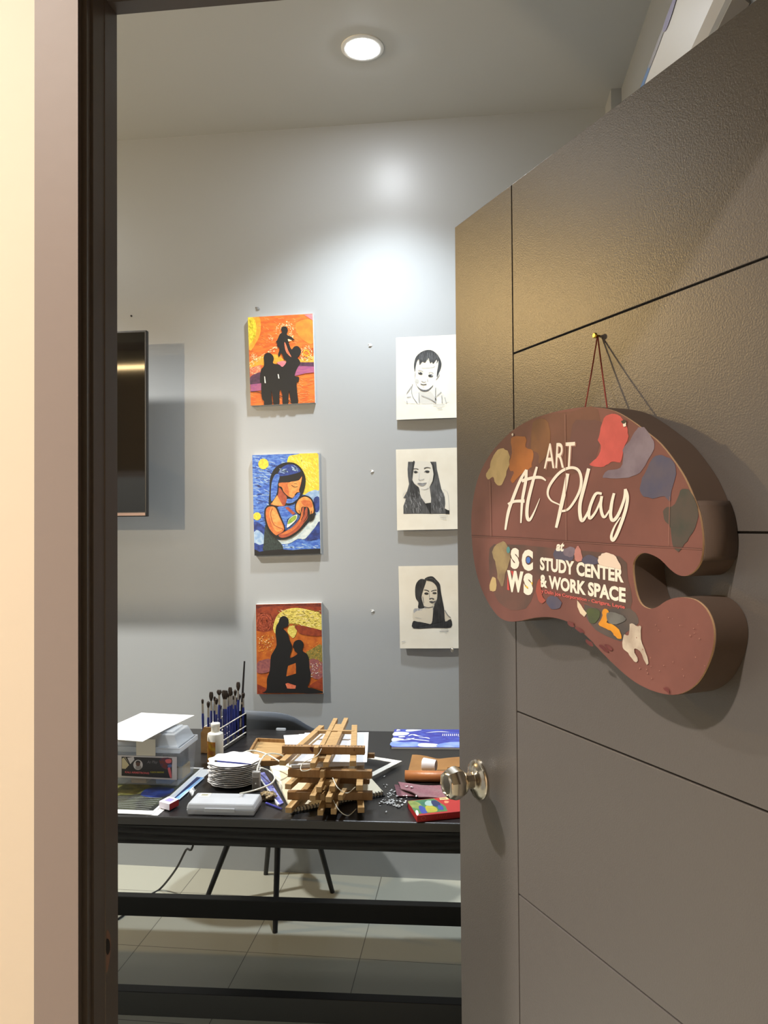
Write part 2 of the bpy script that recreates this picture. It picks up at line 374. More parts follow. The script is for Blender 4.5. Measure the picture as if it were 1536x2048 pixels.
# ------------------------------------------------------------------ palette-shaped cardboard sign hanging on the door
PD = .053
def pal_uh(x, y): return don(*K_pal(x, y), PD)
outline = [(615,435),(520,448),(430,470),(350,498),(270,545),(200,610),(140,685),(95,775),(70,870),(57,970),(58,1080),(70,1200),(90,1290),(120,1370),(160,1440),(200,1485),(245,1503),(300,1500),(360,1487),(420,1481),(470,1485),(520,1498),(570,1525),(640,1585),(700,1650),(760,1710),(820,1765),(880,1810),(950,1845),(1020,1865),(1080,1868),(1140,1845),(1190,1800),(1230,1730),(1257,1650),(1266,1570),(1255,1500),(1225,1440),(1180,1400),(1130,1385),(1080,1385),(1030,1400),(985,1430),(945,1440),(905,1420),(880,1370),(865,1290),(862,1220),(880,1180),(910,1162),(950,1168),(1000,1195),(1050,1245),(1090,1272),(1130,1275),(1170,1250),(1200,1200),(1210,1120),(1205,1040),(1190,960),(1160,880),(1120,790),(1070,710),(1000,620),(930,560),(850,500),(770,455),(690,437)]
OL = [pal_uh(p.x, p.y) for p in crom(outline, True, 3)]
sign_face = mat('sign_maroon_print', (124, 78, 70), .55, var=(9, (112, 70, 63)))
sign_side = mat('sign_brown_paper', (84, 68, 58), .75, bump=(60, .1))
card_edge = mat('torn_cardboard_edge', (196, 160, 124), .9)
su, sh = pal_uh(690, 437)
sign = empty('palette_sign', dpt(*pal_uh(560, 1000), PD/2)); tag(sign, 'maroon cardboard palette-shaped sign with white lettering hanging on the charcoal door', 'sign')
w = MB(); n = len(OL)
w.prism([dpt(u, h, PD-.003) for u, h in OL], DN*.003, 0, 1)
w.build('front_panel', [sign_face, card_edge], sign, True)
cen = Vector((sum(u for u, h in OL)/n, sum(h for u, h in OL)/n))
inner = []
for i in range(n):
    a, b_ = Vector(OL[i-1]), Vector(OL[(i+1) % n]); d = (b_-a).normalized(); q = Vector(OL[i]); nn = Vector((-d.y, d.x))
    inner.append((q+nn*.003, q-nn*.0006))
w = MB()
aa = [w.add([dpt(*p[0], .0008), dpt(*p[1], .0008), dpt(*p[1], PD-.0032), dpt(*p[0], PD-.0032)]) for p in inner]
for i in range(n):
    p, q = aa[i], aa[(i+1) % n]
    for k in range(4): w.face((p+k, p+(k+1) % 4, q+(k+1) % 4, q+k), 0, True)
sb = w.build('side_band', sign_side, sign, True)
# overlapping tab of the band on the right side
w = MB(); i0 = min(range(n), key=lambda i: (Vector(OL[i])-Vector(pal_uh(1200, 1000))).length)
tabp = [inner[(i0+k) % n][1] for k in range(-7, 5)]
tp_ = [(Vector(p)+(Vector(p)-cen).normalized()*.003) for p in tabp]
b0 = w.add([dpt(p.x, p.y, o) for p in tp_ for o in (.002, PD-.001)])
for k in range(len(tp_)-1): w.face((b0+2*k, b0+2*k+2, b0+2*k+3, b0+2*k+1), 0, True)
tb = w.build('band_tab', sign_side, sign, True); so = tb.modifiers.new('thick', 'SOLIDIFY'); so.thickness = .0012

A = Art(lambda x, y, k: dpt(*pal_uh(x, y), PD+.00004*k+.00008)); A.jit = 2.6
pm = lambda nm, c, c2=None, sc=30: mat('paint_'+nm, c, .5, var=((sc, c2) if c2 else None))
dark = pm('dark_grime', (78, 58, 52), (100, 66, 58), 14)
A.shape([(395, 500), (560, 455), (690, 445), (690, 640), (600, 760), (400, 780), (330, 700)], pm('umber_wash', (104, 66, 55), (118, 74, 62), 12))
A.shape([(560, 520), (640, 500), (720, 520), (690, 640), (650, 745), (560, 740)], pm('plum_wash', (104, 66, 64), (92, 60, 58), 12))
A.shape([(150, 1140), (240, 1120), (360, 1125), (520, 1145), (800, 1180), (840, 1300), (850, 1440), (700, 1440), (560, 1380), (400, 1330), (330, 1440), (220, 1430), (160, 1330)], pm('grey_smear', (86, 68, 62), (106, 74, 66), 14))
A.shape([(620, 1420), (700, 1440), (850, 1440), (890, 1510), (830, 1560), (800, 1600), (700, 1560), (640, 1500)], pm('slate_smear', (78, 72, 70), (98, 84, 78), 16))
A.shape([(185, 650), (215, 640), (245, 665), (245, 720), (228, 775), (205, 825), (180, 815), (165, 780), (140, 798), (133, 765), (150, 735), (160, 690)], pm('cream', (206, 180, 128), (190, 165, 116)))
A.shape([(255, 590), (300, 578), (330, 590), (330, 635), (365, 650), (360, 710), (350, 740), (300, 775), (270, 810), (255, 800), (270, 760), (248, 745), (250, 700), (262, 660)], pm('orange', (180, 108, 48), (166, 98, 46)))
A.shape([(360, 545), (370, 510), (400, 492), (440, 510), (450, 580), (445, 640), (415, 700), (395, 715), (390, 665), (355, 640)], pm('ochre', (128, 84, 52), (118, 76, 50)))
A.shape([(700, 560), (720, 490), (760, 470), (800, 480), (830, 530), (840, 580), (815, 650), (800, 710), (760, 705), (730, 725), (690, 735), (645, 720), (680, 690), (705, 640), (690, 600)], pm('coral_red', (206, 88, 84), (190, 80, 76)))
A.shape([(850, 600), (880, 545), (920, 535), (960, 590), (968, 640), (940, 700), (900, 760), (840, 785), (780, 790), (715, 785), (740, 750), (800, 735), (815, 680), (815, 640)], pm('lavender', (128, 116, 128), (112, 98, 112)))
A.shape([(960, 690), (1010, 675), (1065, 705), (1080, 770), (1055, 850), (1050, 910), (1020, 880), (960, 890), (905, 870), (900, 820), (920, 770)], pm('navy', (76, 76, 100), (88, 82, 98)))
A.shape([(1100, 850), (1140, 845), (1175, 900), (1190, 980), (1160, 1060), (1120, 1120), (1090, 1155), (1060, 1120), (1050, 1040), (1020, 990), (1020, 940), (1075, 920)], pm('charcoal_green', (62, 66, 60), (78, 70, 64)))
A.shape([(170, 1130), (215, 1105), (240, 1130), (250, 1190), (230, 1260), (215, 1330), (190, 1290), (180, 1220), (165, 1170)], pm('khaki', (160, 140, 100), (130, 110, 84)))
A.shape([(160, 1285), (180, 1290), (180, 1340), (165, 1355), (150, 1340)], pm('cream', (206, 180, 128)))
A.shape([(470, 1150), (520, 1140), (560, 1150), (560, 1200), (480, 1195)], pm('navy', (76, 76, 100)))
A.shape([(520, 1145), (560, 1130), (580, 1150), (560, 1180), (525, 1175)], pm('lavender', (128, 116, 128)))
A.shape([(580, 1140), (592, 1128), (608, 1160), (610, 1200), (580, 1200), (572, 1170)], pm('pink', (204, 140, 130), (180, 120, 112)))
A.shape([(610, 1190), (650, 1170), (690, 1190), (690, 1215), (620, 1215)], pm('navy', (76, 76, 100)))
A.shape([(430, 1395), (470, 1375), (510, 1410), (490, 1440), (455, 1440)], pm('navy', (76, 76, 100)))
A.shape([(380, 1350), (400, 1290), (410, 1370), (430, 1400), (400, 1410)], pm('brick', (160, 80, 66)))
A.shape([(585, 1395), (605, 1420), (620, 1440), (635, 1460), (620, 1482), (600, 1460), (590, 1430)], pm('ivory', (222, 206, 178), (200, 184, 158)), smooth=False)
A.shape([(640, 1440), (700, 1450), (690, 1500), (655, 1510), (640, 1480)], pm('moss', (82, 92, 52), (70, 76, 60)))
A.shape([(715, 1445), (740, 1445), (745, 1475), (735, 1510), (770, 1520), (805, 1560), (808, 1590), (780, 1580), (755, 1550), (720, 1535), (695, 1515), (710, 1490)], pm('amber', (222, 152, 40), (206, 130, 40)))
A.shape([(735, 1460), (800, 1465), (830, 1490), (800, 1515), (745, 1510)], pm('steel', (112, 112, 108), (92, 90, 88)))
A.shape([(850, 1515), (880, 1525), (905, 1530), (905, 1590), (930, 1660), (945, 1710), (930, 1712), (900, 1650), (870, 1640), (892, 1700), (870, 1700), (840, 1660), (815, 1630), (818, 1570), (845, 1570)], pm('ivory_grey', (206, 194, 176), (176, 160, 144), 40))
A.shape([(692, 1190), (712, 1165), (745, 1160), (780, 1180), (800, 1215), (803, 1245), (750, 1232), (698, 1218)], pm('white_oval', (228, 208, 190)))
A.jit = 0                 # creases in the print
cr = pm('crease', (88, 54, 48)); crl = pm('crease_light', (156, 110, 98))
A.stroke([(60, 1074), (300, 1085), (700, 1112), (1208, 1140)], 3.2, cr, False)
A.stroke([(60, 1078), (300, 1089), (700, 1116), (1208, 1144)], 2, crl, False)
A.stroke([(152, 800), (158, 1078)], 2.2, crl, False); A.stroke([(527, 470), (533, 1100)], 2.2, crl, False); A.stroke([(1050, 880), (1045, 1120)], 2.2, crl, False)
for _ in range(26):
    x, y = random.uniform(880, 1230), random.uniform(1430, 1800); A.shape(blob(x, y, random.uniform(1.5, 3.5), random.uniform(1.5, 5), 6, .3), crl, False, new=False)
mar = pm('wine_smudge', (96, 44, 46), (112, 58, 56), 40)
for x, y in ((600, 1550), (650, 1610), (720, 1640), (740, 1630), (1040, 1850), (560, 1515)): A.shape(blob(x, y, 22, 9, 9, .5, .7), mar)
for x, y in ((266, 572), (825, 520)): A.shape(blob(x, y, 9 if x > 500 else 5, 13 if x > 500 else 7, 9, .2), pm('hole_white', (236, 226, 210)))
A.shape(blob(822, 508, 12, 9, 9, .2), pm('hole_dark', (56, 50, 44)))
A.build('paint_dabs', sign)

# lettering
white = mat('sign_white_ink', (244, 234, 218), .5); pinkink = mat('sign_red_ink', (206, 98, 92), .5); redink = mat('stripe_red', (206, 80, 76), .5); blueink = mat('dot_blue', (78, 118, 190), .5); teal = mat('dot_teal', (84, 140, 140), .5); yell = mat('stripe_yellow', (228, 190, 70), .5); shadowink = mat('sign_letter_shade', (150, 108, 96), .5)
LO = .0007
def box_of(k, pts):
    q = [don(*k(*p), PD) for p in pts]; return min(a for a, b in q), min(b for a, b in q), max(a for a, b in q), max(b for a, b in q)
def quad_of(k, tl, bl, tr, br):
    a, b, c, d = [don(*k(*p), PD) for p in (tl, bl, tr, br)]
    return a, b, c, d
w = MB()
flat = lambda off: (lambda u, h: dpt(u, h, PD+off))
def word(txt, k, tl, bl, tr, br, m=0, bold=0, off=None, shear=0):
    a, b, c, d = quad_of(k, tl, bl, tr, br)      # letters stay upright on the sign; only the base line tilts
    def mp(s, t):
        lo = Vector(b)*(1-s)+Vector(d)*s; hi = Vector(a)*(1-s)+Vector(c)*s; q = lo*(1-t)+hi*t
        return dpt(q.x, q.y, PD+(LO if off is None else off))
    text_mesh(w, txt, mp, 0, 0, 1, 1, m, bold, shear)
w = MB(); word('ART', K_pal, (431, 622), (426, 746), (582, 612), (574, 740), 5, .005, LO-.0001); w.build('title_shade', [white, pinkink, redink, blueink, yell, shadowink], sign, True, recalc=False)
w = MB(); word('ART', K_pal, (425, 617), (420, 741), (576, 607), (568, 735), 0, .005); w.build('title_lettering', [white, pinkink, redink, blueink, yell, shadowink], sign, True, recalc=False)
w = MB(); word('at', K_txt, (690, 108), (690, 190), (765, 112), (765, 196), 0, .04, shear=.25); w.build('joining_word', [white, pinkink, redink, blueink, yell, shadowink], sign, True, recalc=False)
w = MB(); word('STUDY CENTER', K_txt, (545, 243), (545, 362), (1302, 338), (1302, 478), 0, .042); w.build('centre_lettering', [white, pinkink, redink, blueink, yell, shadowink], sign, True, recalc=False)
w = MB(); word('& WORK SPACE', K_txt, (543, 396), (543, 514), (1320, 522), (1320, 658), 0, .042); w.build('workspace_lettering', [white, pinkink, redink, blueink, yell, shadowink], sign, True, recalc=False)
w = MB(); word('By Dalin Joe Corporation - Carigara, Leyte', K_txt, (540, 530), (540, 572), (1312, 680), (1312, 722), 1, .03); w.build('company_line', [white, pinkink, redink, blueink, yell, shadowink], sign, True, recalc=False)
w = MB(); word('S', K_txt, (280, 158), (280, 352), (358, 166), (358, 354), 0, .075); w.build('logo_letter', [white, pinkink, redink, blueink, yell, shadowink], sign, True, recalc=False)
w = MB(); word('C', K_txt, (380, 172), (380, 368), (482, 180), (482, 372), 0, .075); w.build('logo_letter', [white, pinkink, redink, blueink, yell, shadowink], sign, True, recalc=False)
w = MB(); word('W', K_txt, (248, 362), (248, 560), (396, 376), (396, 566), 0, .06); w.build('logo_letter', [white, pinkink, redink, blueink, yell, shadowink], sign, True, recalc=False)
w = MB(); word('S', K_txt, (396, 386), (396, 586), (482, 394), (482, 590), 0, .075); w.build('logo_letter', [white, pinkink, redink, blueink, yell, shadowink], sign, True, recalc=False)
AC_ = lambda: Art(lambda x, y, k: dpt(*don(*K_txt(x, y), PD), PD+LO+.0001*k)); A = AC_()
A.shape(blob(440, 272, 19, 29, 16), blueink); A.build('logo_dot', sign); A = AC_(); A.shape(blob(259, 180, 16, 30, 14), teal); A.build('logo_dot', sign); A = AC_()
A.shape([(280, 368), (306, 372), (300, 420)], redink, False); A.shape([(252, 400), (262, 470), (270, 545), (250, 540)], redink, False); A.build('logo_stripe', sign); A = AC_()
A.shape([(408, 500), (440, 515), (436, 530), (410, 512)], yell, False); A.shape([(462, 475), (480, 470), (478, 500)], yell, False)
A.build('logo_stripe', sign)
# brush script "At Play"
S = Art(lambda x, y, k: dpt(*don(*K_play(x, y), PD), PD+.0008+.00003*k))
tap = lambda a, b, c: (lambda t: a+(b-a)*min(1, t*4) if t < .5 else b+(c-b)*max(0, (t-.6)/.4))
for pts, ws in [
    ([(305, 1108), (330, 960), (370, 840), (430, 690), (485, 595)], tap(16, 26, 20)),
    ([(485, 595), (478, 700), (450, 860), (438, 1050)], tap(24, 26, 12)),
    ([(330, 892), (380, 866), (470, 862)], tap(26, 24, 30)),
    ([(575, 570), (545, 680), (500, 860), (490, 980), (510, 1025), (550, 960), (600, 840)], tap(18, 28, 4)),
    ([(445, 690), (540, 664), (610, 662), (652, 688)], tap(30, 26, 10)),
    ([(838, 628), (810, 780), (775, 940), (740, 1090)], tap(30, 32, 22)),
    ([(780, 950), (850, 925), (930, 800), (955, 690), (930, 600), (860, 578), (770, 620), (690, 720), (668, 800), (700, 860), (775, 900), (785, 960)], tap(18, 24, 6)),
    ([(1018, 585), (985, 720), (945, 880), (945, 985), (965, 1030), (1010, 960), (1050, 850)], tap(28, 30, 10)),
    ([(1130, 800), (1080, 800), (1040, 880), (1020, 960), (1030, 1010), (1080, 950), (1130, 830)], tap(20, 26, 14)),
    ([(1130, 820), (1120, 900), (1135, 980), (1160, 995), (1200, 930)], tap(24, 26, 8)),
    ([(1235, 795), (1215, 880), (1205, 980), (1225, 1028), (1270, 980), (1320, 850), (1330, 760)], tap(22, 28, 20)),
    ([(1330, 760), (1350, 830), (1330, 950), (1270, 1120), (1228, 1195), (1212, 1160), (1240, 1080), (1290, 1000)], tap(24, 28, 8))]:
    S.stroke(pts, ws, white)
S.build('brush_script', sign)
# brass pin and red cord
brass = mat('brass', (200, 165, 80), .3, metal=1); redcord = mat('red_cord', (130, 52, 44), .8)
pu, ph = don(1199, 672)
pin = empty('push_pin', dpt(pu, ph)); tag(pin, 'small brass push pin in the door holding the red cord of the sign', 'pin')
PM = Matrix.Translation(dpt(pu, ph)) @ Matrix(((DU.x, 0, DN.x, 0), (DU.y, 0, DN.y, 0), (0, 1, 0, 0), (0, 0, 0, 1)))
w = MB(); w.lathe([(.0015, -.002), (.0015, .006), (.004, .007), (.0042, .009), (.003, .0105)], 0, 16, PM); w.build('pin_head', brass, pin, True)
w = MB(); top = dpt(pu, ph-.0005, .0035)
for (x, y) in ((1166, 816), (1212, 816)):
    u, h_ = don(x, y, PD*.8); e = dpt(u, h_-.004, PD*.75)
    w.tube([top+Vector((0, 0, .001)), top.lerp(e, .5)+Vector((0, 0, -.002)), e], .0011, 0, 6)
w.tube([top+DN*.004+DU*.002, top+DN*.004-DU*.003+Vector((0, 0, .003)), top-DU*.004], .0012, 0, 6)
w.build('hanging_cord', redcord, sign, True)

# ------------------------------------------------------------------ television on the back wall
tvx, tvy = mat('tv_black_plastic', (22, 21, 20), .4), mat('tv_screen_glass', (10, 9, 8), .05, spec=.6)
TR_ = onY(293, 660, 3.0); BR_ = onY(292.5, 1033, 3.0)
tv = empty('television', (TR_.x-.6, 3.0, 1.9)); tag(tv, 'black flat-screen television on the back wall, mostly hidden by the left jamb', 'television')
ex = Vector((-1, 0, 0)); dn_ = (BR_-TR_); dn_.x = 0; Ht = dn_.length; dn_.normalize(); nf = ex.cross(dn_)
if nf.y > 0: nf = -nf
def tvp(a, b, o): return Vector((TR_.x, TR_.y, TR_.z))+ex*a+dn_*b+nf*o
def tvbox(mb, a0, a1, b0, b1, o0, o1, m=0):
    mb.hexa([tvp(a0, b1, o0), tvp(a1, b1, o0), tvp(a1, b1, o1), tvp(a0, b1, o1), tvp(a0, b0, o0), tvp(a1, b0, o0), tvp(a1, b0, o1), tvp(a0, b0, o1)], m)
w = MB(); tvbox(w, 0, 1.22, 0, Ht, -.022, 0); tvbox(w, .2, 1.02, .2, Ht-.12, -.05, -.022); w.build('cabinet', tvx, tv, True, bevel=.003)
w = MB(); tvbox(w, .008, 1.212, .008, Ht-.02, -.001, .0006); w.build('screen', tvy, tv, True)
w = MB(); tvbox(w, .006, 1.214, Ht-.0155, Ht-.004, -.001, .0025); w.build('bottom_strip', mat('tv_strip_metal', (150, 128, 118), .35, metal=.8), tv, True)
w = MB(); w.box(TR_.x-.75, TR_.x-.45, YB-.022, YB-.002, 1.7, 2.2); w.bar((TR_.x-.52, YB-.01, 1.95), tvp(.52, .38, -.04), .05, .06); w.bar((TR_.x-.68, YB-.01, 1.95), tvp(.68, .38, -.04), .05, .06); w.build('wall_mount', tvx, tv, True)

# warm tube lamp of the hallway, seen mirrored in the television through the transom window
P_ = onY(262, 735, 2.999); d_ = ray(262, 735); d_.y = -d_.y; E_ = P_+d_*((-.3-P_.y)/d_.y)
tl = tag(empty('hanging_tube_lamp', (E_.x, E_.y, CEIL)), 'warm tube lamp under the hallway ceiling, mirrored in the television', 'lamp')
w = MB(); w.tube([(-1.0, 0, E_.z-CEIL), (1.0, 0, E_.z-CEIL)], .013, 0, 12); w.build('tube', mat('tube_lit', (255, 230, 190), .5, emit=((1.0, .72, .36), 26)), tl)
w = MB(); w.box(-1.0, 1.0, -.02, .02, E_.z-CEIL+.016, E_.z-CEIL+.05); w.bar((-.8, 0, E_.z-CEIL+.05), (-.8, 0, -.001), .01, .01); w.bar((.8, 0, E_.z-CEIL+.05), (.8, 0, -.001), .01, .01); w.build('fitting', ring_m, tl)
# ------------------------------------------------------------------ canvases
canvas_w = mat('canvas_side_white', (226, 224, 216), .7)
black = mat('painted_black', (16, 14, 13), .55)
def painting(label, K, tl, tr, br_, bl, draw, thick=.02):
    Yf = YB-thick
    q = [onY(*K(*p), Yf) for p in (bl, br_, tr, tl)]
    c = sum(q, Vector())/4; root = tag(empty('canvas_painting', (c.x, YB, c.z)), label, 'painting')
    w = MB(); w.prism([Vector((p.x, YB-.0005, p.z)) for p in q], (0, -thick+.0005, 0)); w.build('canvas', canvas_w, root, True)
    A = Art(lambda x, y, k: onY(*K(x, y), Yf-.00012*k-.0002)); A.clip = [bl, br_, tr, tl]; draw(A, [bl, br_, tr, tl]); A.build('painted_picture', root)
def dashes(A, n, cx, cy, r0, r1, ln, wd, m, a0=0, a1=2*PI, rot=PI/2, clip=None):
    A.k += 1
    for _ in range(n):
        t = random.uniform(a0, a1); r = random.uniform(r0, r1); x, y = cx+r*math.cos(t), cy+r*math.sin(t); d = t+rot+random.uniform(-.4, .4); l = ln*random.uniform(.5, 1.2)/2
        if clip and not (clip[0] < x < clip[2] and clip[1] < y < clip[3]): continue
        A.stroke([(x-l*math.cos(d), y-l*math.sin(d)), (x+l*math.cos(d), y+l*math.sin(d))], wd*random.uniform(.6, 1.2), m, False, new=False)
def field(A, n, x0, y0, x1, y1, ang, ln, wd, m):
    A.k += 1
    for _ in range(n):
        x, y = random.uniform(x0, x1), random.uniform(y0, y1); d = ang+random.uniform(-.4, .4); l = ln*random.uniform(.5, 1.3)/2
        A.stroke([(x-l*math.cos(d), y-l*math.sin(d)), (x+l*math.cos(d), y+l*math.sin(d))], wd*random.uniform(.6, 1.3), m, False, new=False)
am = lambda nm, c, c2=None, sc=60, st=(1, 1, 1): mat('art_'+nm, c, .5, var=((sc, c2, st) if c2 else None))
org = am('orange', (226, 118, 40), (206, 92, 32), 30, (1, 1, 3)); yel = am('yellow', (240, 222, 60), (222, 190, 50), 90); gold = am('gold', (228, 150, 36), (236, 170, 60), 60)
crm = am('cream', (246, 226, 170)); pnk = am('pink', (222, 128, 130), (206, 110, 120)); pur = am('purple', (150, 76, 122), (172, 92, 120), 60, (1, 1, 4)); dpur = am('dark_purple', (66, 40, 60), (90, 50, 76)); sal = am('salmon', (222, 128, 92), (206, 96, 64)); mar2 = am('brick', (150, 62, 28), (122, 44, 24)); lor = am('light_orange', (236, 150, 82)); pale = am('pale', (236, 226, 210))
def draw1(A, e):
    A.shape(e, org, False)
    A.shape([(122, 192), (290, 185), (320, 300), (305, 450), (240, 590), (140, 690)], gold)
    A.shape([(122, 192), (200, 198), (240, 270), (250, 400), (215, 515), (160, 590), (138, 610)], yel)
    A.shape([(870, 270), (1112, 235), (1130, 580), (1000, 560), (880, 440)], am('amber_orange', (230, 134, 42), (222, 118, 38), 40))
    A.shape([(985, 150), (1112, 138), (1116, 235), (1050, 190)], pnk, False)
    A.shape([(145, 880), (330, 780), (560, 760), (700, 850), (920, 830), (1132, 780), (1134, 890), (900, 900), (560, 900), (330, 930), (150, 970)], gold)
    field(A, 60, 300, 200, 900, 650, .3, 40, 7, lor); field(A, 50, 160, 1350, 1140, 1500, 0, 60, 6, lor); field(A, 40, 860, 1120, 1140, 1400, 0, 50, 6, lor)
    field(A, 30, 130, 230, 230, 550, 1.4, 45, 6, am('straw', (206, 190, 40)))
    dashes(A, 80, 700, 400, 70, 150, 26, 7, crm); dashes(A, 40, 1020, 740, 30, 60, 22, 6, yel); dashes(A, 70, 1020, 740, 60, 120, 24, 6, crm, clip=(0, 0, 1128, 9999)); dashes(A, 40, 1020, 740, 60, 130, 24, 6, mar2, clip=(0, 0, 1128, 9999)); dashes(A, 40, 210, 790, 5, 55, 18, 5, crm, clip=(150, 0, 9999, 9999)); dashes(A, 20, 475, 510, 5, 40, 16, 5, crm)
    A.k += 1
    for i in range(60):
        t = random.random(); x = 150+430*t; y = 920-270*t+random.uniform(-40, 30); A.stroke([(x-10, y+5), (x+12, y-6)], 6, crm, False, new=False)
    A.shape([(150, 965), (330, 915), (320, 1040), (156, 1105)], sal, False); field(A, 40, 160, 950, 320, 1060, -.6, 20, 4, crm)
    A.shape([(570, 880), (690, 858), (705, 920), (650, 955), (600, 915)], pnk)
    A.shape([(920, 880), (1134, 880), (1138, 1035), (1000, 1050), (840, 1090), (870, 970)], pur, False); A.shape([(925, 880), (1134, 878), (1136, 945), (900, 935)], dpur, False)
    A.shape([(157, 1110), (230, 1060), (330, 1040), (330, 1215), (160, 1225)], dpur); A.shape([(160, 1222), (330, 1200), (330, 1310), (164, 1330)], pur, False)
    A.stroke([(165, 1330), (240, 1332), (330, 1355)], 8, black); A.stroke([(600, 1390), (700, 1430), (790, 1505)], 10, black)
    A.shape([(440, 732), (500, 770), (520, 830), (505, 880), (530, 905), (600, 915), (650, 950), (700, 900), (710, 860), (680, 840), (665, 800), (640, 750), (620, 745), (612, 785), (592, 785), (588, 740), (605, 700), (600, 655), (575, 640), (568, 580), (550, 565), (570, 540), (610, 450), (645, 420), (630, 370), (650, 335), (690, 328), (725, 350), (735, 400), (720, 455), (790, 490), (840, 545), (740, 520), (745, 570), (790, 680), (830, 640), (880, 630), (920, 660), (938, 720), (910, 780), (880, 805), (915, 850), (925, 900), (880, 970), (840, 1090), (905, 1105), (900, 1185), (870, 1195), (880, 1350), (890, 1515), (800, 1518), (770, 1420), (755, 1320), (745, 1430), (735, 1528), (660, 1530), (650, 1380), (615, 1300), (605, 1420), (600, 1530), (520, 1532), (505, 1430), (480, 1320), (488, 1430), (490, 1537), (375, 1537), (370, 1480), (340, 1440), (325, 1300), (325, 1200), (305, 1180), (320, 1000), (370, 930), (365, 800), (390, 750)], black)
    A.shape([(682, 572), (705, 600), (740, 700), (790, 800), (720, 740), (690, 660)], sal); A.shape([(735, 520), (800, 545), (745, 560)], crm, False)
    A.shape([(372, 1095), (384, 1098), (397, 1200), (378, 1198)], pale, False); A.shape([(578, 1060), (594, 1064), (606, 1130), (588, 1128)], pale, False)
    A.stroke([(166, 1550), (660, 1530), (1150, 1503)], 10, black, False)
painting('orange painting of a couple in silhouette lifting a child, top canvas of the left column', K_p1, (120, 190), (1115, 133), (1152, 1500), (165, 1548), draw1)
blu = am('blue', (44, 84, 170), (92, 132, 196), 60, (1, 1, 2.5)); dblu = am('navy', (24, 42, 100), (40, 66, 140), 60); lblu = am('sky', (130, 160, 196), (170, 190, 206), 60); skin = am('skin_orange', (206, 116, 56), (188, 90, 46), 60); skl = am('skin_light', (232, 158, 84), (214, 130, 62), 60); skd = am('skin_dark', (150, 62, 38), (172, 80, 50), 60); sun = am('sun_yellow', (236, 208, 60), (214, 182, 56), 90); dgr = am('dark_green', (30, 40, 38), (48, 62, 58), 90, (2, 1, 1)); whi = am('cloth_white', (206, 212, 206), (176, 190, 190), 60); grn = am('leaf_green', (150, 170, 60), (120, 150, 60))
def draw2(A, e):
    A.shape(e, blu, False)
    field(A, 90, 205, 180, 700, 1000, .2, 90, 10, lblu); field(A, 70, 205, 300, 700, 1200, .1, 90, 10, dblu)
    A.shape([(740, 190), (860, 148), (1200, 132), (1212, 700), (1100, 740), (960, 760), (800, 600), (730, 380)], sun); field(A, 60, 800, 170, 1180, 700, .9, 60, 9, am('lemon', (244, 226, 120)))
    for x, y, r in ((360, 290, 80), (262, 1095, 60)): A.shape(blob(x, y, r, r, 16, .04), sun)
    A.shape([(1000, 760), (1210, 700), (1220, 1040), (1150, 1040), (1120, 880)], lblu); A.shape([(1130, 830), (1214, 800), (1218, 1000), (1150, 1020)], dblu)
    A.shape([(215, 1340), (270, 1308), (360, 1380), (400, 1500), (290, 1535), (218, 1510)], lblu); A.shape([(217, 1180), (300, 1200), (390, 1280), (390, 1380), (270, 1300), (216, 1330)], dblu); A.shape([(218, 1505), (300, 1535), (380, 1520), (380, 1640), (222, 1640)], dblu)
    A.shape([(545, 1465), (660, 1450), (900, 1340), (1050, 1190), (1220, 1030), (1226, 1175), (1130, 1290), (1000, 1440), (890, 1440), (760, 1510), (610, 1525)], whi)
    A.shape([(1000, 1450), (1130, 1300), (1226, 1172), (1230, 1465), (1150, 1450), (1040, 1480)], dblu); A.shape([(620, 1530), (760, 1520), (900, 1445), (1040, 1480), (1170, 1460), (1231, 1450), (1234, 1640), (620, 1640)], blu); field(A, 16, 650, 1530, 1200, 1580, 0, 60, 14, lblu)
    A.shape([(370, 1640), (365, 1500), (380, 1280), (410, 1210), (470, 1330), (560, 1440), (650, 1540), (640, 1640)], dgr)
    A.shape([(222, 1600), (300, 1640), (400, 1620), (640, 1600), (800, 1615), (960, 1600), (1234, 1590), (1236, 1670), (222, 1700)], black, False)
    # woman
    A.shape([(440, 905), (455, 700), (460, 520), (510, 390), (590, 310), (700, 268), (830, 275), (930, 345), (990, 450), (1008, 560), (985, 690), (930, 800), (840, 890), (760, 920), (680, 925), (640, 960), (500, 950)], black)
    A.shape([(580, 440), (640, 350), (740, 298), (850, 310), (930, 390), (890, 425), (750, 462), (620, 478)], dblu); A.shape([(480, 860), (475, 700), (492, 560), (545, 450), (610, 470), (580, 600), (570, 720), (530, 820)], blu); A.shape([(700, 890), (720, 830), (800, 822), (880, 745), (925, 735), (900, 805), (810, 885)], blu); field(A, 14, 600, 330, 900, 430, .3, 90, 10, lblu)
    A.shape([(600, 650), (645, 700), (720, 800), (690, 925), (640, 950), (520, 925), (470, 905), (560, 830), (590, 720)], skd); A.shape([(570, 770), (660, 935), (520, 925), (480, 905)], skl, False)
    A.shape([(602, 582), (760, 572), (900, 542), (952, 482), (935, 600), (908, 690), (915, 722), (868, 730), (842, 775), (800, 818), (730, 790), (665, 720), (640, 655), (605, 640)], skin); A.shape([(740, 580), (905, 545), (948, 490), (930, 600), (905, 690), (910, 720), (865, 728), (840, 770), (800, 812), (760, 790), (750, 700)], skl)
    A.stroke([(790, 618), (835, 645), (885, 640)], 9, black); A.stroke([(830, 590), (880, 600)], 5, black); A.stroke([(838, 760), (870, 752)], 8, black); A.stroke([(605, 640), (640, 655), (665, 720), (735, 790), (800, 818)], 12, black)
    A.shape([(565, 965), (690, 940), (750, 960), (820, 1075), (730, 1140), (710, 1285), (690, 1290), (620, 1110)], blu); A.shape([(690, 960), (740, 950), (850, 1050), (810, 1075)], skd, False)
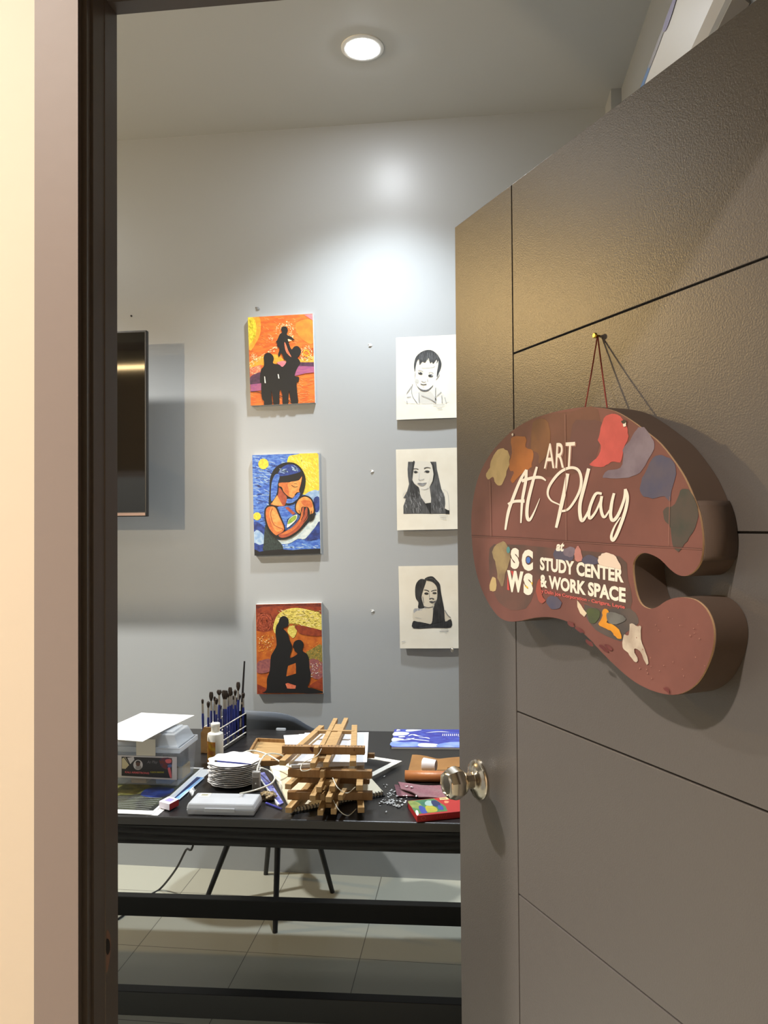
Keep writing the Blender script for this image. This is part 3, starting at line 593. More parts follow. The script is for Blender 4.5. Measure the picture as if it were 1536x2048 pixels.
    A.shape([(720, 1270), (730, 1200), (760, 1130), (840, 1075), (880, 1080), (860, 1150), (780, 1230)], pale); A.shape([(735, 1220), (755, 1145), (830, 1085), (868, 1090), (850, 1150)], grn)
    A.shape([(840, 940), (885, 825), (975, 772), (1070, 795), (1125, 870), (1155, 1045), (1130, 1140), (1060, 1175), (940, 1090), (865, 1045)], black); A.shape([(860, 935), (900, 845), (980, 795), (1060, 815), (1108, 880), (1128, 1040), (1000, 1070), (880, 1035)], skl); A.shape([(940, 860), (1050, 850), (1110, 900), (1100, 960), (980, 930)], skin)
    A.shape([(372, 1050), (385, 970), (450, 920), (560, 945), (625, 1090), (700, 1290), (640, 1360), (790, 1270), (880, 1170), (925, 1080), (945, 960), (1000, 950), (1050, 960), (1075, 1040), (1060, 1150), (1000, 1230), (900, 1340), (760, 1430), (620, 1455), (500, 1400), (420, 1290), (380, 1150)], black)
    A.shape([(395, 1050), (405, 980), (455, 945), (540, 960), (600, 1090), (680, 1290), (590, 1370), (540, 1380), (450, 1280), (405, 1150)], skin); A.shape([(470, 960), (540, 965), (595, 1090), (660, 1280), (560, 1330), (480, 1200), (455, 1060)], skl); A.shape([(590, 1385), (660, 1340), (800, 1265), (890, 1165), (935, 1085), (955, 970), (985, 965), (975, 1080), (1010, 970), (1035, 970), (1040, 1110), (980, 1200), (890, 1310), (750, 1400), (640, 1425)], skd); A.shape([(620, 1380), (700, 1330), (840, 1240), (920, 1140), (950, 1000), (960, 1100), (900, 1230), (760, 1350)], skin)
    for p in ([(905, 1000), (930, 1080), (900, 1150)], [(985, 960), (985, 1060), (940, 1150)], [(1040, 970), (1035, 1080), (980, 1180)], [(1100, 1010), (1085, 1100), (1110, 1140)], [(500, 970), (470, 1060), (520, 1220), (660, 1290)]): A.stroke(p, 8, skd if p[0][0] == 500 else black)
painting('blue and yellow painting of a mother cradling her baby, middle canvas of the left column', K_p2, (188, 156), (1205, 122), (1236, 1670), (222, 1700), draw2)
obr = am('orange_brown', (196, 104, 32), (170, 80, 26), 40); ylc = am('pale_yellow', (232, 212, 110), (200, 176, 70), 110, (1, 1, 3)); olv = am('olive', (112, 104, 44), (150, 128, 60), 110); mau = am('mauve', (158, 92, 84), (130, 74, 76), 110); dred = am('dark_red', (88, 30, 20), (120, 48, 28), 60)
def draw3(A, e):
    A.shape(e, obr, False)
    A.shape([(185, 165), (1300, 142), (1302, 330), (1100, 265), (900, 215), (700, 230), (560, 320), (480, 600), (330, 640), (200, 610)], mar2, False); A.shape([(185, 165), (1300, 142), (1302, 200), (900, 190), (500, 190), (300, 200), (190, 250)], dred, False)
    for r in (45, 80, 115, 150): dashes(A, int(r*.5), 330, 450, r-8, r+8, 50, 8, am('rose_brown', (190, 92, 62)), clip=(196, 180, 9999, 9999))
    A.shape([(510, 650), (480, 560), (530, 380), (640, 275), (800, 225), (950, 225), (1150, 270), (1302, 335), (1304, 600), (1100, 550), (900, 500), (745, 490), (640, 560), (560, 660)], ylc)
    field(A, 130, 560, 250, 1290, 540, .15, 40, 8, am('moss_yellow', (130, 112, 40))); field(A, 90, 560, 250, 1290, 560, .15, 36, 7, crm)
    A.shape([(725, 620), (755, 540), (840, 525), (892, 570), (865, 680), (822, 732), (765, 690)], ylc); A.shape([(870, 520), (1303, 600), (1304, 700), (1000, 680), (900, 620)], mar2)
    A.shape([(1050, 970), (1180, 900), (1305, 850), (1312, 1150), (1120, 1120), (1060, 1020)], olv); A.shape([(1105, 1100), (1312, 1150), (1318, 1420), (1125, 1390)], mau); A.shape([(208, 1160), (300, 1110), (440, 1100), (425, 1300), (212, 1330)], mau); A.shape([(1075, 1560), (1320, 1400), (1326, 1620)], mar2, False); A.shape([(207, 1520), (380, 1600), (360, 1690), (208, 1690)], mar2, False)
    field(A, 70, 215, 680, 500, 1000, -.6, 22, 6, am('amber', (222, 160, 60))); field(A, 60, 1020, 800, 1300, 1380, -.6, 22, 6, am('amber', (222, 160, 60))); field(A, 20, 220, 670, 480, 900, 0, 14, 10, crm); field(A, 30, 1120, 1150, 1300, 1400, 0, 16, 8, pale)
    A.shape([(660, 358), (720, 385), (742, 440), (735, 520), (690, 550), (645, 570), (700, 620), (745, 700), (760, 770), (800, 860), (800, 930), (770, 1020), (775, 1075), (880, 1020), (890, 990), (850, 960), (835, 910), (815, 890), (840, 800), (900, 768), (960, 775), (998, 830), (995, 890), (975, 930), (1000, 970), (1060, 1010), (1090, 1100), (1100, 1250), (1120, 1340), (1105, 1480), (1065, 1570), (1150, 1590), (1322, 1645), (1322, 1672), (1100, 1682), (900, 1672), (330, 1672), (325, 1655), (370, 1605), (375, 1430), (420, 1300), (440, 1060), (480, 970), (540, 850), (520, 650), (535, 530), (570, 470), (600, 390)], black)
    A.shape([(735, 1210), (800, 1185), (865, 1160), (870, 1250), (870, 1340), (790, 1365), (705, 1388), (718, 1300)], obr, False); A.shape([(690, 1515), (730, 1500), (800, 1525), (870, 1545), (860, 1598), (780, 1600), (720, 1595)], sal, False)
painting('rust-coloured silhouette painting of a kneeling man and pregnant woman, lowest canvas on the left', K_p3, (185, 160), (1300, 135), (1332, 1685), (205, 1692), draw3)

# ------------------------------------------------------------------ pencil portraits on paper, taped by the top edge, the foot standing off the wall
paper = mat('drawing_paper', (222, 216, 200), .85, var=(5, (212, 204, 186)))
g = lambda v: mat('graphite_%d' % v, (v, v, v), .6, var=(160, (min(255, v+22),)*3, (1, 1, .2)))
def portrait(label, K, tl, bl, draw):
    a = onY(*K(*tl), YB-.004); b0_ = onY(*K(*bl), YB-.016); Wd = .275
    tilt = (b0_.x-a.x)/(a.z-b0_.z); Hh = a.z-b0_.z
    def off(t): return .003+.014*t**2
    root = tag(empty('pencil_portrait', (a.x+Wd/2, YB, a.z)), label, 'drawing')
    w = MB(); w.grid(lambda s, t: Vector((a.x+Wd*s+tilt*Hh*t, YB-off(t)-.004*math.sin(s*PI)*t, a.z-Hh*t+.004*s)), 8, 12, 0, (0, .0006, 0)); w.build('paper_sheet', paper, root, True)
    def mp(x, y, k):
        p = onY(*K(x, y), YB-.008); t = max(0, min(1, (a.z-p.z)/Hh)); s = (p.x-a.x)/Wd
        Yp = YB-off(t)-.004*math.sin(max(0, min(1, s))*PI)*t
        return onY(*K(x, y), Yp-.0006-.00008*k)
    A = Art(mp); draw(A); A.build('pencil_picture', root)
def ell(A, x, y, rx, ry, v, rot=0): A.shape(blob(x, y, rx, ry, 12, 0, rot), g(v))
def dd1(A):
    A.shape([(340, 1500), (345, 1300), (440, 1130), (560, 1150), (700, 1240), (860, 1150), (950, 1170), (1060, 1270), (1140, 1400), (1150, 1500)], mat('shirt_tone', (206, 202, 190), .85)); A.shape([(600, 1270), (700, 1262), (820, 1260), (930, 1385), (935, 1495), (600, 1495)], mat('shirt_tone_dark', (190, 186, 176), .85))
    A.shape([(520, 1010), (570, 1010), (590, 1050), (570, 1090), (535, 1070)], mat('cheek_tone', (180, 177, 168), .85)); A.shape([(640, 730), (760, 690), (900, 700), (900, 760), (760, 780), (660, 780)], mat('brow_tone', (200, 197, 186), .85))
    A.shape([(490, 750), (500, 650), (540, 540), (640, 450), (760, 408), (860, 418), (950, 480), (1020, 580), (1052, 680), (1040, 780), (1000, 880), (960, 965), (962, 860), (990, 700), (985, 620), (955, 690), (958, 600), (885, 690), (860, 655), (820, 675), (785, 570), (720, 665), (660, 650), (605, 712), (592, 590), (548, 650), (525, 760), (508, 860)], g(34)); A.k += 1
    for i in range(40):
        x = random.uniform(600, 980); A.stroke([(x, 460+random.uniform(0, 60)), (x+random.uniform(-30, 30), 600+random.uniform(0, 30))], 5, g(70), False, new=False)
    ell(A, 620, 887, 46, 26, 24, .3); ell(A, 832, 937, 50, 28, 22); ell(A, 600, 872, 10, 6, 220); ell(A, 862, 935, 10, 8, 220)
    A.stroke([(570, 830), (620, 825), (680, 850)], 9, g(130)); A.stroke([(790, 880), (840, 865), (890, 885)], 9, g(130)); A.stroke([(640, 1040), (680, 1062), (735, 1050)], 12, g(140)); A.stroke([(765, 1000), (770, 1050)], 10, g(150)); A.stroke([(625, 1098), (680, 1118), (745, 1105)], 16, g(80)); A.stroke([(660, 1150), (700, 1155)], 10, g(170))
    A.stroke([(555, 1150), (620, 1215), (700, 1242), (790, 1222), (885, 1130)], lambda t: 6+28*math.sin(t*PI), g(80)); A.stroke([(520, 860), (505, 980), (530, 1090), (560, 1150)], 8, g(160)); A.stroke([(940, 1010), (1000, 930), (1000, 890)], 14, g(150))
    for p in ([(460, 1110), (440, 1240), (470, 1370), (560, 1500)], [(1050, 1270), (940, 1370), (925, 1440), (940, 1495)], [(860, 1430), (940, 1495)], [(345, 1375), (430, 1365)], [(345, 1450), (350, 1502)], [(935, 1180), (925, 1400)], [(590, 1280), (600, 1490)], [(640, 1340), (800, 1400), (930, 1480)], [(340, 1300), (440, 1150)], [(1060, 1340), (1065, 1490)], [(1120, 1380), (1150, 1490)]): A.stroke(p, 10, g(120))
    ell(A, 935, 1410, 14, 14, 40); A.stroke([(880, 1532), (1000, 1526), (1120, 1532)], 7, g(120)); A.stroke([(930, 1560), (1090, 1556)], 6, g(150)); A.stroke([(970, 1607), (1065, 1603)], 8, g(120))
portrait('pencil portrait of a baby with dark fringe, top sheet of the right column', K_d1, (122, 155), (130, 1842), dd1)
def dd2(A):
    A.shape([(510, 450), (820, 450), (865, 560), (890, 700), (860, 860), (800, 950), (830, 1200), (840, 1290), (720, 1300), (620, 1130), (590, 970), (470, 850), (480, 600)], mat('portrait_face_tone', (206, 200, 186), .85))
    A.shape([(370, 445), (512, 445), (490, 560), (470, 700), (458, 820), (500, 900), (590, 970), (605, 1080), (640, 1180), (720, 1290), (830, 1500), (830, 1512), (275, 1512), (275, 1350), (330, 1200), (275, 1185), (350, 1050), (390, 900), (365, 740), (360, 600)], g(58), False); A.shape([(820, 445), (945, 445), (960, 600), (1010, 820), (1050, 1000), (1120, 1150), (1132, 1300), (1118, 1400), (1140, 1512), (830, 1512), (840, 1200), (810, 960), (870, 850), (892, 700), (860, 520)], g(60), False)
    A.shape([(440, 830), (520, 920), (590, 975), (610, 1100), (560, 1200), (430, 1150), (400, 950)], g(32)); A.shape([(840, 450), (900, 520), (930, 700), (880, 880), (820, 940), (870, 840), (892, 700), (865, 540)], g(26)); A.shape([(470, 450), (505, 450), (475, 640), (455, 780), (440, 700)], g(30))
    A.k += 1
    for i in range(130):
        L = random.random() < .5; x = random.uniform(300, 620) if L else random.uniform(850, 1110); y = random.uniform(1050, 1400); A.stroke([(x, y), (x+(20 if L else 15), y+random.uniform(50, 110))], 6, g(random.choice((110, 140, 36, 36))), False, new=False)
    A.shape([(715, 1300), (845, 1282), (842, 1510), (825, 1510)], g(14), False); A.shape([(1122, 1400), (1180, 1435), (1217, 1442), (1218, 1516), (1140, 1516)], g(14), False)
    ell(A, 525, 660, 34, 22, 24); ell(A, 765, 648, 42, 26, 22); A.stroke([(485, 592), (540, 588), (582, 602)], 15, g(60)); A.stroke([(697, 582), (760, 562), (832, 574)], lambda t: 22-14*t, g(50)); A.stroke([(700, 660), (740, 628), (810, 640)], 9, g(60)); A.stroke([(480, 650), (520, 632), (575, 660)], 8, g(60))
    A.shape([(560, 890), (620, 878), (660, 885), (750, 876), (700, 930), (660, 945), (610, 930)], g(120)); A.stroke([(565, 890), (660, 896), (750, 878)], 8, g(60)); A.stroke([(585, 800), (610, 820), (650, 815), (700, 800)], 10, g(130)); A.stroke([(600, 660), (590, 780)], 10, g(180)); A.stroke([(640, 1000), (720, 1010), (790, 975)], 10, g(165)); A.stroke([(640, 1180), (760, 1270)], 8, g(185))
    A.stroke([(1085, 1010), (1150, 1040), (1185, 1100), (1213, 1430)], 6, g(170)); A.stroke([(330, 1040), (270, 1100), (275, 1180)], 6, g(170)); A.stroke([(1010, 1550), (1180, 1556)], 7, g(150)); A.stroke([(1025, 1588), (1150, 1586)], 7, g(150)); A.stroke([(1075, 1615), (1150, 1612)], 7, g(150))
portrait('pencil portrait of a smiling woman with long straight hair, middle sheet in right column', K_d2, (120, 195), (145, 1850), dd2)
def dd3(A):
    A.shape([(700, 560), (860, 550), (950, 640), (965, 800), (940, 960), (880, 1060), (870, 1400), (640, 1380), (480, 1350), (480, 1110), (580, 1090), (690, 1050), (660, 850), (690, 690)], mat('portrait_skin_tone', (196, 186, 166), .85)); A.shape([(490, 1110), (580, 1090), (720, 1080), (740, 1130), (560, 1140), (490, 1190)], g(140)); A.shape([(690, 1050), (800, 1075), (890, 1065), (870, 1140), (760, 1120)], g(130)); A.shape([(1100, 1090), (1130, 1150), (1240, 1290), (1245, 1310), (1130, 1360)], mat('portrait_skin_tone', (196, 186, 166), .85), False)
    A.shape([(735, 520), (690, 495), (620, 495), (550, 560), (518, 660), (515, 800), (535, 900), (582, 970), (578, 1088), (690, 1086), (695, 1050), (645, 860), (690, 690), (735, 560)], g(20)); A.shape([(708, 490), (770, 450), (870, 438), (950, 510), (1022, 600), (1042, 750), (1080, 950), (1112, 1130), (1132, 1362), (1245, 1312), (1245, 1487), (900, 1492), (480, 1502), (475, 1355), (560, 1365), (640, 1375), (740, 1395), (850, 1402), (880, 1200), (895, 1060), (962, 900), (968, 750), (950, 640), (860, 550), (740, 520)], g(18)); A.stroke([(720, 500), (860, 480), (950, 560)], 8, g(70))
    A.stroke([(698, 718), (750, 722), (800, 748)], lambda t: 16+6*t, g(28)); A.stroke([(840, 745), (900, 725), (955, 718)], 16, g(30)); ell(A, 745, 790, 44, 24, 22, .05); ell(A, 912, 780, 42, 20, 24); A.stroke([(800, 760), (810, 880)], 10, g(120)); A.stroke([(805, 905), (850, 890), (900, 905)], 26, g(40)); A.shape([(802, 955), (845, 940), (880, 950), (938, 938), (900, 975), (860, 992), (830, 980)], g(50)); A.stroke([(900, 1020), (950, 930)], 14, g(90)); A.stroke([(670, 850), (690, 980)], 10, g(90)); A.stroke([(690, 1050), (780, 1078), (880, 1060)], 14, g(70)); A.stroke([(500, 1270), (640, 1300)], 6, g(150)); A.stroke([(1120, 1130), (1180, 1230), (1240, 1280)], 14, g(110))
    A.stroke([(1040, 1530), (1190, 1522)], 7, g(130)); A.stroke([(1015, 1565), (1200, 1558)], 9, g(110)); A.stroke([(1120, 1598), (1160, 1594)], 6, g(140)); A.stroke([(240, 1780), (310, 1765)], 10, g(150))
portrait('pencil portrait of a woman with black hair over one shoulder, lowest in right column', K_d3, (172, 230), (205, 1912), dd3)

# scraps of tape left on the wall
tape = mat('tape_white', (224, 224, 220), .5); tapes = mat('tape_torn_grey', (120, 120, 118), .6)
for i, (x, y, s, lb) in enumerate([(515, 617, .008, 'torn white tape remnant on the wall above the top painting'), (740, 690, .007, 'white tape remnant on the wall left of the baby portrait'), (744, 942, .006, 'white tape remnant on the wall left of the long-haired portrait'), (745, 1221, .006, 'white tape remnant on the wall left of the lowest portrait')]):
    p = onY(x, y, YB-.001); w = MB(); w.grid(lambda a, b: p+Vector(((a-.5)*s*2+.003*math.sin(b*5), -.0025*math.sin(a*PI)-.001, (b-.5)*s*1.6)), 4, 3, 0, (0, .0008, 0)); o = w.build('mounting_tape', tape if i else tapes); tag(o, lb, 'tape')
p = onY(263, 632, YB); w = MB(); w.lathe([(.004, 0), (.004, .004), (.002, .006)], 0, 10, Matrix.Translation(p) @ Matrix.Rotation(PI/2, 4, 'X')); tag(w.build('wall_nail', black), 'dark nail head in the wall above the television', 'nail')
# ------------------------------------------------------------------ table
tbl_black = mat('table_black_laminate', (30, 29, 29), .34, spec=.5, bump=(180, .05)); tbl_edge = mat('table_edge_band', (62, 60, 58), .4); tbl_steel = mat('table_black_steel', (26, 26, 27), .45)
TA = R(2.3)
table = empty('work_table', (-.45, 1.932, 0), TA); tag(table, 'long black work table covered with art supplies in front of the grey wall', 'table')
w = MB(); w.box(-1.6, .93, 0, .85, .728, TT); w.build('table_top', tbl_black, table, bevel=.002)
w = MB(); w.box(-1.6, .93, -.0015, 0, .7285, .748); w.build('edge_band', tbl_edge, table)
w = MB(); w.box(-1.59, .92, .006, .026, .678, .728); w.build('apron', tbl_steel, table)
w = MB(); w.box(-1.59, .92, .822, .842, .69, .728); w.build('apron', tbl_steel, table)
# loose black cover cloth gathered along the front edge
cl = mat('black_cloth', (20, 20, 20), .7)
w = MB()
def sag(s, t):
    x = -1.59+2.51*s
    return Vector((x, .004-.006*abs(math.sin(t*9+2.2*math.sin(s*7)+s*4))-.001, .727-.049*t-.003*math.sin(s*11)*t))
w.grid(sag, 80, 16, 0); o = w.build('skirt_cloth', cl, table); sm_ = o.modifiers.new('thick', 'SOLIDIFY'); sm_.thickness = .0012
def tloc(p): return Matrix.Rotation(-TA, 3, 'Z') @ (Vector((p.x, p.y, 0))-Vector((-.45, 1.932, 0)))
yb1 = (tloc(onZ(237, 1790, .22)).y+tloc(onZ(920, 1818, .22)).y)/2; yb2 = (tloc(onZ(237, 1981, .22)).y+tloc(onZ(920, 2012, .22)).y)/2
for x in (-1.56, .90):
    for y in (yb1, yb2):
        w = MB(); w.box(x-.02, x+.02, y, y+.04, 0, .728); w.build('leg', tbl_steel, table, bevel=.002)
    w = MB(); w.box(x-.015, x+.015, yb2+.04, yb1, .69, .728); w.build('side_rail', tbl_steel, table)
for y in (yb1, yb2):
    w = MB(); w.box(-1.54, .88, y, y+.035, .155, .22); w.build('stretcher', tbl_steel, table, bevel=.002)

# ------------------------------------------------------------------ chair and cord behind the table
ch_m = mat('chair_grey_plastic', (92, 98, 106), .5); ch_l = mat('chair_leg_black', (24, 24, 25), .4)
cc = Vector((-.785, 3.068, 0)); ba = math.atan2(-.90, -.43)
chair = empty('tub_chair', cc); tag(chair, 'dark grey plastic tub chair with black legs between the table and the wall', 'chair')
w = MB()
def shell(s, t):
    th = (s-.5)*2*R(118); a = abs(th); top = .712+.098*(1/(1+math.exp((a-R(56))*8)))
    if a > R(88): top -= (a-R(88))*.42
    r = .175+.085*t**.6; z = .455+(top-.455)*t
    k = 1+.10*math.cos(th)*t
    return cc+Vector((r*k*math.cos(ba+th), r*k*math.sin(ba+th)*.96, z))
w.grid(shell, 48, 10, 0); so_ = w.build('backrest_shell', ch_m, chair, True); q = so_.modifiers.new('t', 'SOLIDIFY'); q.thickness = .007; q.offset = 0
w = MB(); w.lathe([(.02, .442), (.12, .443), (.17, .452), (.178, .462), (.172, .468), (.12, .458), (.02, .455)], 0, 40, Matrix.Translation(cc)); w.build('seat', ch_m, chair, True)
for (fx, fy), (px, ytop) in (((-.735, 2.785), None), ((-.589, 3.118), None), ((-.915, 3.252), None), ((-1.075, 2.955), None)) and [((-.743, 2.792), (553, 1697)), ((-.589, 3.118), (661, 1697)), ((-.905, 3.25), (536, 1697)), ((-1.075, 2.96), (418, 1697))]:
    f = Vector((fx, fy, 0)); tpt = cc+(f-cc)*.42+Vector((0, 0, .447))
    w = MB(); w.tube([f, f.lerp(tpt, .5), tpt], [.0095, .0115, .013], 0, 14); w.build('leg', ch_l, chair, True)
w = MB(); pts = [Vector((-1.03, 2.835, .70)), onY(388, 1680, 2.9), onY(372, 1700, 2.93), onY(352, 1738, 2.98), onZ(322, 1776, .01), onZ(298, 1791, .004), onZ(262, 1815, .004), onZ(236, 1838, .004), onZ(150, 1880, .004)]
w.tube(crom(pts, False, 6), .0042, 0, 8); tag(w.build('power_cord', tbl_steel), 'thin black power cord hanging behind the table onto the floor tiles', 'cord')

# ------------------------------------------------------------------ clear storage box at the left
clear = mat('clear_plastic', (205, 212, 220), .18, spec=.6, trans=.78); clear2 = mat('clear_plastic_lid', (222, 228, 234), .2, spec=.4, trans=.62)
bx1, by0, by1, bx0 = -.848, 2.134, 2.272, -1.16
PZ = TT+.0024
shw = mat('white_card', (226, 226, 224), .7); shg = mat('photo_print_dark', (44, 46, 44), .3, var=(9, (70, 74, 60), (1, 1, 1), 2))
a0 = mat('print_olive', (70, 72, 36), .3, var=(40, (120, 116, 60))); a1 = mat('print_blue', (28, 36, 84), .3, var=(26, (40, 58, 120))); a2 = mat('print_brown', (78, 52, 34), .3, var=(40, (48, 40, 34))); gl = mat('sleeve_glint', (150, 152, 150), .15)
# two prints under the box
def sheet(name, quad, z, th, m, label, cat):
    w = MB(); w.prism([Vector((p[0], p[1], z)) for p in quad], (0, 0, th)); return tag(w.build(name, m), label, cat)
w1 = sheet('paper_sheet', [(-1.2, 1.946), (-.822, 1.922), (-.806, 2.30), (-1.18, 2.30)], TT+.0001, .0009, shw, 'white sheet of paper lying under the dark art print by the table edge', 'paper')
pr = empty('art_print', (-1.0, 2.1, TT+.0011)); tag(pr, 'dark art print with white border in a clear sleeve, under the storage box', 'print')
w = MB(); w.box(-1.19, -.838, 1.924, 2.31, TT+.0011, TT+.0022); w.build('print_paper', shw, pr, True)
A = Art(lambda x, y, k: Vector((x, y, TT+.0022+.00002*k)))
A.shape([(-1.185, 1.95), (-.846, 1.95), (-.846, 2.30), (-1.185, 2.30)], shg, False); A.shape([(-1.15, 2.06), (-.99, 2.05), (-.92, 2.09), (-.96, 2.15), (-1.15, 2.14)], a0); A.shape([(-.93, 2.06), (-.88, 2.045), (-.855, 2.065), (-.858, 2.12), (-.93, 2.12)], a1); A.shape([(-1.15, 1.98), (-1.0, 1.99), (-.99, 2.03), (-1.12, 2.05)], a2)
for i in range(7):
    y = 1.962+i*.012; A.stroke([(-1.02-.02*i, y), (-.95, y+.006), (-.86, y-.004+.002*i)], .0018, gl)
A.build('print_image', pr)
bin_ = empty('storage_box', (-1.0, (by0+by1)/2, PZ)); tag(bin_, 'clear plastic storage box with lid and printed name label at the left table end', 'box')
w = MB(); H1 = .104
def ringbox(mb, x0, x1, y0, y1, z0, z1, t, m=0, tp=0):
    o = [(x0+tp, y0+tp, z0), (x1-tp, y0+tp, z0), (x1-tp, y1-tp, z0), (x0+tp, y1-tp, z0), (x0, y0, z1), (x1, y0, z1), (x1, y1, z1), (x0, y1, z1)]
    i = [(x0+tp+t, y0+tp+t, z0+t), (x1-tp-t, y0+tp+t, z0+t), (x1-tp-t, y1-tp-t, z0+t), (x0+tp+t, y1-tp-t, z0+t), (x0+t, y0+t, z1), (x1-t, y0+t, z1), (x1-t, y1-t, z1), (x0+t, y1-t, z1)]
    a = mb.add(o); b = mb.add(i)
    mb.face((a+3, a+2, a+1, a), m); mb.face((b, b+1, b+2, b+3), m)
    for k in range(4):
        j = (k+1) % 4; mb.face((a+k, a+j, a+4+j, a+4+k), m); mb.face((b+j, b+k, b+4+k, b+4+j), m); mb.face((a+4+k, a+4+j, b+4+j, b+4+k), m)
ringbox(w, bx0, bx1, by0, by1, PZ, PZ+H1, .0018, 0, .006); w.build('box_body', clear, bin_, True, bevel=.002)
w = MB(); ringbox(w, bx0-.004, bx1+.004, by0-.004, by1+.004, PZ+H1-.008, PZ+H1+.008, .003); w.build('rim', clear2, bin_, True, bevel=.002)
w = MB(); z = PZ+H1+.006
w.hexa([(bx0+.004, by0+.004, z), (bx1-.004, by0+.004, z), (bx1-.004, by1-.004, z), (bx0+.004, by1-.004, z), (bx0+.02, by0+.018, z+.034), (bx1-.02, by0+.018, z+.034), (bx1-.02, by1-.014, z+.034), (bx0+.02, by1-.014, z+.034)])
w.box(bx1-.085, bx1-.03, by0+.03, by1-.026, z+.034, z+.039); lid = w.build('lid', clear2, bin_, True, bevel=.004)
lab_w = mat('label_paper', (206, 203, 205), .5); lab_d = mat('label_dark', (44, 42, 46), .4); lab_r = mat('label_red', (214, 104, 110), .5); lab_y = mat('label_yellow', (176, 168, 60), .5); lab_m = mat('label_maroon', (110, 50, 44), .5, var=(90, (60, 50, 80))); lab_b = mat('label_cream', (206, 196, 160), .5)
yl = by0-.0006
A = Art(lambda x, y, k: onY(*K_bin(x, y), yl-.00003*k))
A.shape([(20, 770), (1056, 800), (1056, 1196), (20, 1150)], lab_w, False); A.shape([(112, 795), (972, 822), (972, 1166), (112, 1122)], lab_d, False)
A.shape([(118, 830), (170, 800), (250, 930), (180, 1005), (118, 1000)], lab_b, False); A.shape([(210, 815), (320, 800), (330, 850), (260, 925)], lab_w, False); A.stroke([(150, 800), (250, 940)], 14, lab_d, False)
A.shape([(770, 830), (960, 825), (968, 960), (930, 1000), (860, 1010), (780, 950)], lab_m); A.shape([(860, 850), (950, 840), (955, 900), (880, 905)], lab_r); A.shape([(900, 1000), (940, 980), (968, 1140), (940, 1150)], lab_r); A.shape([(900, 940), (960, 930), (960, 975), (910, 980)], mat('label_blue', (90, 110, 160), .5))
A.shape(blob(393, 937, 80, 86, 20), lab_w); A.shape([(350, 1000), (360, 950), (400, 935), (440, 950), (450, 1000), (395, 1018)], mat('label_grey', (150, 146, 146), .5)); A.shape(blob(393, 915, 38, 45, 14), mat('label_brown', (96, 66, 56), .5)); A.shape([(355, 905), (360, 875), (393, 862), (428, 875), (432, 905), (393, 888)], lab_d)
lb = A.build('name_label', bin_)
w = MB(); mpl = lambda s, t: onY(*K_bin(s, t), yl-.0009)
text_mesh(w, 'KALI ARMSTRONG', lambda s, t: mpl(s, t+(s-170)*.05), 172, 1076, 582, 1042, 0, .03)
w.build('label_name', [lab_r], lb, False, recalc=False); bpy.data.objects['label_name'].location = -bin_.location
w = MB(); text_mesh(w, 'FUSION MAKING', mpl, 606, 1076, 834, 1048, 0, .02); o = w.build('label_subtitle', [lab_y], lb, recalc=False); o.location = -bin_.location
w = MB(); text_mesh(w, 'At Play', mpl, 545, 925, 730, 865, 0, 0, .3); o = w.build('label_script', [mat('label_script_grey', (120, 118, 120), .5)], lb, recalc=False); o.location = -bin_.location
# things inside the box
def softbox(name, x0, x1, y0, y1, z0, z1, m, label, cat, jit=.004):
    w = MB(); n = 6
    def fn(a, b_, zz): return Vector((x0+(x1-x0)*a+random.uniform(-1, 1)*jit, y0+(y1-y0)*b_+random.uniform(-1, 1)*jit, zz+random.uniform(-1, 0)*jit*.8))
    bot = w.add([Vector((x0+(x1-x0)*i/n, y0+(y1-y0)*j/n, z0)) for j in range(n+1) for i in range(n+1)]); topv = w.add([fn(i/n, j/n, z1) for j in range(n+1) for i in range(n+1)])
    k = n+1
    for j in range(n):
        for i in range(n): w.face((bot+j*k+i, bot+(j+1)*k+i, bot+(j+1)*k+i+1, bot+j*k+i+1), 0); w.face((topv+j*k+i, topv+j*k+i+1, topv+(j+1)*k+i+1, topv+(j+1)*k+i), 0, True)
    ring = [i for i in range(k)]+[j*k+n for j in range(1, k)]+[n*k+i for i in range(n-1, -1, -1)]+[j*k for j in range(n-1, 0, -1)]
    for a, b_ in zip(ring, ring[1:]+ring[:1]): w.face((bot+a, bot+b_, topv+b_, topv+a), 0)
    return tag(w.build(name, m), label, cat)
z0 = PZ+.0025
softbox('paint_packet', bx1-.07, bx1-.014, by0+.058, by1-.014, z0, z0+.034, mat('packet_yellow', (206, 168, 60), .5), 'yellow packet inside the storage box, seen through its right side', 'packet')
softbox('zip_pouch', bx1-.072, bx1-.016, by0+.06, by1-.018, z0+.036, z0+.088, mat('pouch_dark', (46, 48, 58), .6), 'dark pouch on the yellow packet inside the storage box', 'pouch')
softbox('foil_packet', bx1-.075, bx1-.03, by0+.014, by0+.05, z0, z0+.03, mat('packet_blue', (96, 140, 196), .4), 'blue packet inside the front right of the storage box', 'packet', .002)
softbox('foil_packet', bx1-.15, bx1-.105, by0+.014, by0+.05, z0, z0+.03, mat('packet_tan', (190, 158, 112), .5), 'tan packet inside the storage box under its label', 'packet', .002)
softbox('plastic_bag', bx1-.21, bx1-.09, by0+.056, by1-.016, z0, z0+.08, mat('bag_blue_grey', (120, 136, 156), .35), 'grey-blue plastic bag inside the middle of the storage box', 'bag')
softbox('paper_pad', bx1-.20, bx1-.10, by0+.034, by1-.03, PZ+H1+.009, PZ+H1+.032, mat('pad_beige', (200, 182, 158), .8), 'beige pad of paper stored under the box lid', 'pad', .001)
